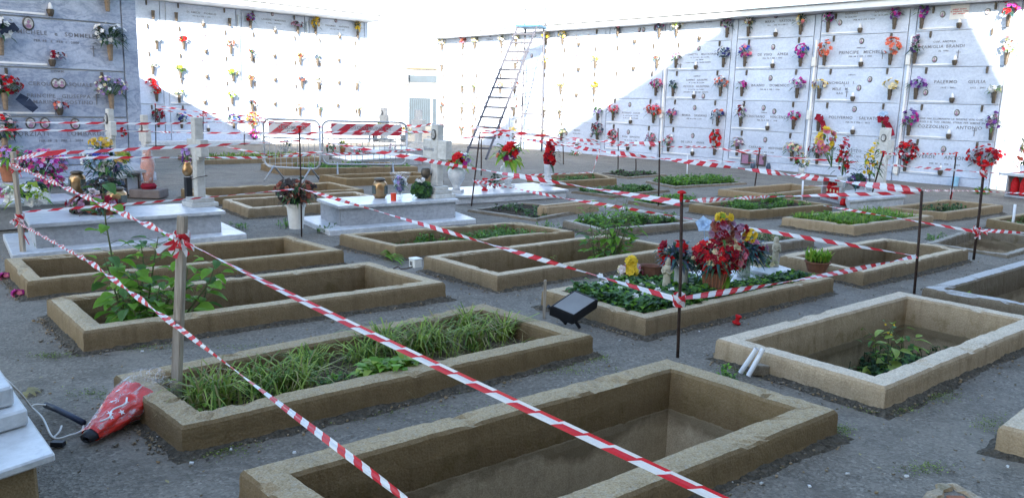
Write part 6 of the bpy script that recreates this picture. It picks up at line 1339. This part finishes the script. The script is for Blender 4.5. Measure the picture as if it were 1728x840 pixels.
tape('tape from barrier top towards the central cross', [onray(430, 224, D=13), onray(530, 224, D=13.2), onray(610, 222, D=13.5), onray(728, 223, D=12)], .04, 1.6, .0, .3, .4)
tape('U-shaped tape hanging in the far middle, its long side', [onray(862, 297, 'r1', D=13.5), onray(1000, 291, D=14.5)], .04, 2.6, .0, .2, .4)
tape('U-shaped tape hanging in the far middle, its upright side', [onray(1000, 291, D=14.5), onray(1012, 252, D=14.5)], .05, 2.6, .0, .2, .4)
tape('far tape between the thin rods before the left wall', [atpx('r17', 178), atpx('r18', 190), onray(412, 196, D=22), onray(520, 208, D=22)], .055, 3.6, .006, .34, .4)
tape('second far tape strand before the left wall', [atpx('r17', 182), atpx('r18', 200), onray(430, 205, D=22)], .05, 5, .004, .3, .9)
tape('far tape beyond the barriers towards the gap', [onray(660, 205, D=19), onray(700, 214, D=19), onray(742, 206, D=19)], .07, 3, .01, .3, .4)
tape('twisted tape strand left of the low tomb urn', [onray(798, 303, 'r11'), onray(822, 320, D=10.6), onray(800, 306, D=10.5)], .03, 3, .0, .2, .4)
tape('tape behind the urns at the low tomb', [onray(798, 306, 'r11'), onray(872, 300, D=11)], .03, 3, .0, .2, .4)
tape('tape tail at the left stake hanging free', [atpx('s2', 276)+f_, onray(38, 290, 's2')+f_*2, onray(41, 298, 's2')+f_*2], .05, 1.0, .0, .3, .4)
tape('lower tape tail at the left stake hanging free', [atpx('s2', 368)+f_, onray(44, 392, 's2')+f_*2, onray(53, 412, 's2')+f_*2], .05, 1.0, .0, .3, .4)
tape('thin far strand below the upper far tape', [onray(803, 222, D=16), onray(930, 240, D=16), onray(1111, 246, 'r7')], .045, 2.8, .002, .35, 1.2)
tape('thin far strand crossing behind the marble urns', [onray(720, 231, D=17), onray(800, 232, D=17), onray(900, 226, D=18), onray(1040, 240, D=18)], .045, 2.2, .003, .4, .2)
tape('sagging far strand between the barriers and the left wall', [onray(360, 243, D=14), onray(455, 262, D=13.5), onray(545, 256, D=13.5)], .035, 3.2, .004, .3, .2)
tape('low far strand right of the barriers', [onray(560, 262, D=14), onray(640, 257, D=14.5), onray(742, 250, D=15)], .04, 3.0, .0, .24, .8)
tape('far strand from the stub rods towards the right wall', [onray(1000, 262, D=18), onray(1140, 268, D=18), onray(1272, 275, D=17)], .03, 2.0, .002, .5, .2)
tape('thin strand low before the bottom wall slabs at right', [onray(1111, 247, D=16), onray(1200, 250, D=18), onray(1290, 262, D=18)], .035, 2.0, .0, .4, .2)
# knots
def knot(label, p, s_, n, sd):
    rnd = random.Random(sd); t = thing('tape_knot', label, 'tape knot', p, 'tape knots')
    for i in range(n):
        an = rnd.uniform(-2.8, -.1) if i % 2 else rnd.uniform(0, 6.28); d = Vector((math.cos(an), -.25, math.sin(an)*.7)); m = MB(); L_ = s_*rnd.uniform(.7, 1.5); w = s_*.38; a = Vector((0, -.03, 0)); sd_ = Vector((-d.z, 0, d.x))*w
        for k_ in range(4):
            q0, q1 = k_/4, (k_+1)/4; bnd = Vector((0, -.02*math.sin(q0*5+i), -.03*q0*q0)); bn1 = Vector((0, -.02*math.sin(q1*5+i), -.03*q1*q1)); w0 = .35+q0*.9; w1 = .35+q1*.9
            m.face([a+d*L_*q0-sd_*w0*.5+bnd, a+d*L_*q1-sd_*w1*.5+bn1, a+d*L_*q1+sd_*w1*.5+bn1, a+d*L_*q0+sd_*w0*.5+bnd], 0, [(q0*1.2+i*.37, 0), (q1*1.2+i*.37, 0), (q1*1.2+i*.37, 1), (q0*1.2+i*.37, 1)])
        m.build('loop', 'tape', t, True)
    m = MB()
    for k_ in range(3):
        R_ = .036; z_ = -.02+k_*.018; P_ = [(R_*math.cos(w), R_*math.sin(w), z_+.006*math.sin(w)) for w in [j*6.283/12 for j in range(13)]]
        for j in range(12): a, b = Vector(P_[j]), Vector(P_[j+1]); h_ = Vector((0, 0, .014)); m.face([a-h_, b-h_, b+h_, a+h_], 0, [(j/5+k_*.3, 0), ((j+1)/5+k_*.3, 0), ((j+1)/5+k_*.3, 1), (j/5+k_*.3, 1)])
    m.build('wound_band', 'tape', t, True); return t
knot('bulky tape knot with loose ends on the front wooden stake', S1a+Vector((0, 0, 0)), .065, 7, 3)
knot('tape wound round the top of the far left stake', atpx('s2', 280), .05, 3, 4)
knot('tape wound low on the far left stake', atpx('s2', 366), .05, 4, 5)
knot('tape bow on the taped rod near the right edge', atpx('r4', 388), .06, 6, 6)
knot('tape wound round the taped rod just under its cap', atpx('r4', 292), .05, 3, 7)
knot('tape wound on the thick rusty rod beside the tended grave', atpx('r1', 505), .02, 3, 8)
knot('coil of tape on the thin rod before the far left wall', atpx('r18', 194), .12, 5, 9)

# ------------------------------------------------------------------ steel barriers
def barrier(label, pl, pr, ptl, ptr, sx0, sx1, words):
    A0, A1 = G(*pl), G(*pr); d = (A1-A0); L_ = d.length; X = frame(A0, d); z1 = zat(A0, ptl); z1 = (z1+zat(A1, ptr))/2; r = thing('steel_barrier', label, 'barrier', X=X, group='steel crowd barriers'); R_ = .019
    zb2 = .22
    def rr_(x0, x1, za_, zb_, rad, n=6):
        P_ = []
        for cx_, cz_, a0_ in ((x1-rad, zb_-rad, 0), (x0+rad, zb_-rad, math.pi/2), (x0+rad, za_+rad, math.pi), (x1-rad, za_+rad, math.pi*1.5)):
            for k_ in range(n+1): w = a0_+k_/n*math.pi/2; P_.append((cx_+rad*math.cos(w), 0, cz_+rad*math.sin(w)))
        return P_+[P_[0]]
    m = MB(); m.tube(rr_(0, L_, zb2, z1, .13), R_, 8); m.tube([(.02, 0, z1-.32), (L_-.02, 0, z1-.32)], .014, 8); m.build('frame', 'steel', r, True, smooth=True)
    n_ = int(L_/.10)
    for i in range(1, n_): m = MB(); x = L_*i/n_; m.tube([(x, 0, zb2), (x, 0, z1-.32)], .006, 6, 0, False); m.build('bar', 'steel', r, True, smooth=True)
    for x in (L_*.17, L_*.83):
        m = MB(); m.tube([(x-.02, -.30, 0), (x, 0, zb2+.02), (x+.02, .30, 0)], .016, 8); m.build('foot', 'steel', r, True, smooth=True)
    m = MB(); x0, x1 = L_*sx0, L_*sx1; h_ = .22; zz_ = z1-.04; k_ = (x1-x0)/.36; m.box(((x0+x1)/2, -.012, zz_-h_/2), (x1-x0, .006, h_)); m.build('board_back', 'white', r, True)
    m = MB(); m.face([(x0, -.017, zz_-h_), (x1, -.017, zz_-h_), (x1, -.017, zz_), (x0, -.017, zz_)], 0, [(0, 0), (k_, 0), (k_, -.85), (0, -.85)]); b_ = m.build('striped_board', 'stripes', r, True)
    for (s_, px_, pz_) in words: c = text(b_, s_, .085, x0+(x1-x0)*px_, zz_-h_*pz_, None, -.022, 'letter', 1.1)
    m = MB(); m.tube([(-.03, 0, z1*.3), (-.05, 0, z1*.38), (-.03, 0, z1*.46)], .008, 6); m.build('hook', 'steel', r, True)
    return r
barrier('left steel crowd barrier with red and white board', (447, 302), (541, 307), 199, 205, .10, .85, (('USO', .35, .45), ('COMUNE', .62, .45), ('DI', .5, .8)))
barrier('right steel crowd barrier with red and white board', (545, 297), (686, 297), 203, 208, .10, .94, (('USO', .34, .35), ('COMUNE', .56, .38), ('DI', .8, .4), ('N', .5, .75)))

# ------------------------------------------------------------------ ladder with platform, kept for the upper niches
f0 = G(802, 268); top_ = G(890, 256); hz_ = zat(top_, 46)
r = thing('rolling_ladder', 'tall steel rolling ladder with pale blue platform rails by the right wall', 'ladder', f0)
pl = Vector((top_.x, top_.y, hz_)); bd = (top_-f0); bd.z = 0; bd.normalize(); sd_ = Vector((-bd.y, bd.x, 0)); w_ = .30
f0b = f0
tl = pl-bd*.35
for k_, s_ in enumerate((-1, 1)):
    m = MB(); m.box((0, 0, 0), (.05, .03, (tl-f0).length), frame((f0+tl)/2+sd_*w_*s_, bd.cross(sd_).cross((tl-f0).normalized()) if False else sd_.cross(tl-f0), (tl-f0).normalized())) if False else m.tube([f0+sd_*w_*s_, tl+sd_*w_*s_], .030, 6); m.build('rail', 'ladder', r)
for i in range(1, 14):
    p = f0.lerp(tl, i/14); m = MB(); m.tube([p-sd_*(w_+.05), p+sd_*(w_+.05)], .026, 6); m.build('rung', 'ladder', r)
m = MB()
for s_ in (-1, 1):
    b_ = top_+bd*.35+sd_*w_*1.15*s_; m.tube([Vector((b_.x, b_.y, 0)), pl+bd*.3+sd_*w_*s_], .028, 6)
for z_ in (1.15,): m.tube([top_+bd*.34+sd_*w_*1.1+Vector((0, 0, z_)), top_+bd*.34-sd_*w_*1.1+Vector((0, 0, z_))], .025, 6)
m.build('rear_leg', 'ladder', r)
m = MB(); m.box((0, 0, 0), (.8, .75, .06), frame(pl, bd)); m.build('platform', 'ladder_blue', r, bevel=.01)
m = MB()
for s_ in (-1, 1):
    for b_ in (-.35, .35): m.tube([pl+bd*b_+sd_*.33*s_, pl+bd*b_+sd_*.33*s_+Vector((0, 0, 1.0))], .022, 6)
    for z_ in (.12, .55, 1.0): m.tube([pl-bd*.35+sd_*.33*s_+Vector((0, 0, z_)), pl+bd*.35+sd_*.33*s_+Vector((0, 0, z_))], .016, 6)
m.tube([pl+bd*.35-sd_*.33+Vector((0, 0, 1)), pl+bd*.35+sd_*.33+Vector((0, 0, 1))], .016, 6); m.build('guard_rail', 'ladder', r)

# ------------------------------------------------------------------ right-hand plants and small things before the wall
def potplant(px, py, name, label, cols, h, w, n, leafm, potm='white', ph=.2, pr=.08, shape='dome', z0=0.0, rad=.05, nleaf=40, cat='potted plant'):
    o = G(px, py, z0); r = thing(name, label, cat, o); r.scale = (.66,)*3; m = MB(); m.lathe([(pr*.7, 0), (pr, ph*.9), (pr*1.06, ph), (pr*.8, ph*.95)], 14); m.build('pot', potm, r, True, smooth=True); seed[0] += 1
    bouquet(r, (0, 0, ph+h/2), (w/2, w*.4, h/2), cols, n, rad, seed[0], nleaf, .12, leafm, shape, base=(0, 0, ph)); return r
k = 1/pxm(G(1418, 330))
potplant(1419, 316, 'gladiolus_vase', 'white urn of tall scarlet gladioli with pink chrysanthemum before the wall', ['red', 'red', 'dred', 'pink'], .95, .40, 46, ('dark', 'leaf2'), 'marble', .26, .11, 'cone', .32)
o = G(1400, 316, .32); r = thing('pink_flowers', 'pink and cream chrysanthemums left of the scarlet gladioli', 'flowers', o); bouquet(r, (-.12, 0, .72), (.13, .1, .2), ['pink', 'cream', 'yellow'], 30, .06, 201, 14, .1, ('leaf', 'leaf2'), base=(0, 0, .3))
potplant(1466, 322, 'gladiolus_vase', 'yellow gladioli spikes beside the pale cross', ['lime', 'yellow', 'yellow'], 1.0, .34, 40, ('leaf2', 'dark'), 'marble', .2, .09, 'spray', .25)
potplant(1445, 318, 'potted_plant', 'dark purple-green leafy plant on the marble behind the lamps', ['dark', 'slate', 'purple'], .26, .42, 60, ('dark', 'teal'), 'black', .06, .08, 'dome', .36)
potplant(1351, 300, 'flower_vase', 'white footed vase with green and orange bouquet before the wall', ['cream', 'dark', 'tan', 'dred'], .5, .5, 34, ('dark', 'leaf2', 'leaf'), 'marble', .34, .1, 'dome', .0)
potplant(1657, 327, 'small_plant', 'low green plant at the wall foot by the taped rod', ['leaf', 'lime'], .14, .42, 20, ('leaf', 'leaf2'), 'black', .02, .04)
potplant(1565, 303, 'small_jar', 'small white jar with dark emblem at the wall foot', ['slate'], .03, .05, 2, ('dark',), 'white', .17, .06, nleaf=2, cat='jar')
o = G(1611, 314); r = thing('blue_cup', 'pale blue plastic container at the foot of the right wall', 'container', o); m = MB(); m.lathe([(.06, 0), (.07, .2), (.06, .2)], 12); m.build('cup', 'blue', r, True)
for (x, y, lab) in ((1257, 283, 'dark framed photo and small figures at the wall foot'), (1283, 285, 'dark small lantern group at the wall foot')):
    o = G(x, y); r = thing('memorial_frame', lab, 'memorial', X=frame(o, WA.x)); m = MB(); m.box((0, 0, .22), (.26, .05, .3)); m.build('frame', 'photo_rim', r, True, bevel=.006); m = MB(); m.box((0, -.03, .22), (.18, .012, .22)); m.build('picture', 'mauve', r, True)
    m = MB(); m.lathe([(.05, 0), (.06, .06), (.03, .16)], 10, T(.22, 0, 0)); m.build('figure', 'slate', r, True)
o = G(1437, 347); r = thing('red_lamps', 'row of small red lamps lying before the marble tomb', 'lamp', X=frame(o, (1, -.08, 0)))
for i in range(4): m = MB(); m.lathe([(.05, 0), (.055, .05), (.03, .11)], 12, T(-.13+i*.09, 0, .0)); m.build('lamp_cup', 'red', r, True, smooth=True)
potplant(970, 262, 'flower_bunch', 'red rose and white flowers lying before the far wall', ['red', 'wht', 'wht'], .14, .6, 14, ('leaf2',), 'black', .02, .04)
for (x, y, n_, lab, cl) in ((558, 268, 1, 'red and dark potted flowers seen through the right barrier', ['red', 'dark', 'dark']), (607, 272, 2, 'pink potted flowers seen through the right barrier', ['pink', 'mauve']), (578, 258, 3, 'terracotta pot with yellow-green plant beyond the barrier', ['lime', 'yellow']), (660, 268, 4, 'slender white and pink flowers right of the barrier bars', ['pale', 'mauve'])):
    potplant(x, y, 'potted_plant', lab, cl, .35, .4, 20, ('dark', 'leaf2'), 'terracotta' if n_ == 3 else 'marble_grey', .22, .12)
potplant(633, 240, 'potted_flowers', 'yellow orange flowers beyond the right barrier top', ['yellow', 'orange', 'lime'], .6, .7, 30, ('lime', 'leaf'), 'marble_grey', .3, .12, 'dome', .3)
potplant(680, 240, 'potted_flowers', 'spiky yellow-green plant beyond the right barrier end', ['lime', 'yellow'], .6, .8, 10, ('lime', 'leaf', 'dry'), 'marble_grey', .3, .12, 'dome', .3, nleaf=90)
potplant(482, 258, 'potted_plant', 'grey-green plant pot seen through the left barrier', ['slate', 'leaf2'], .35, .45, 14, ('teal', 'slate'), 'marble_grey', .2, .1)
for (x, y, w_, lab) in ((1240, 282, .5, 'dark low bundle at the wall foot'),): pass
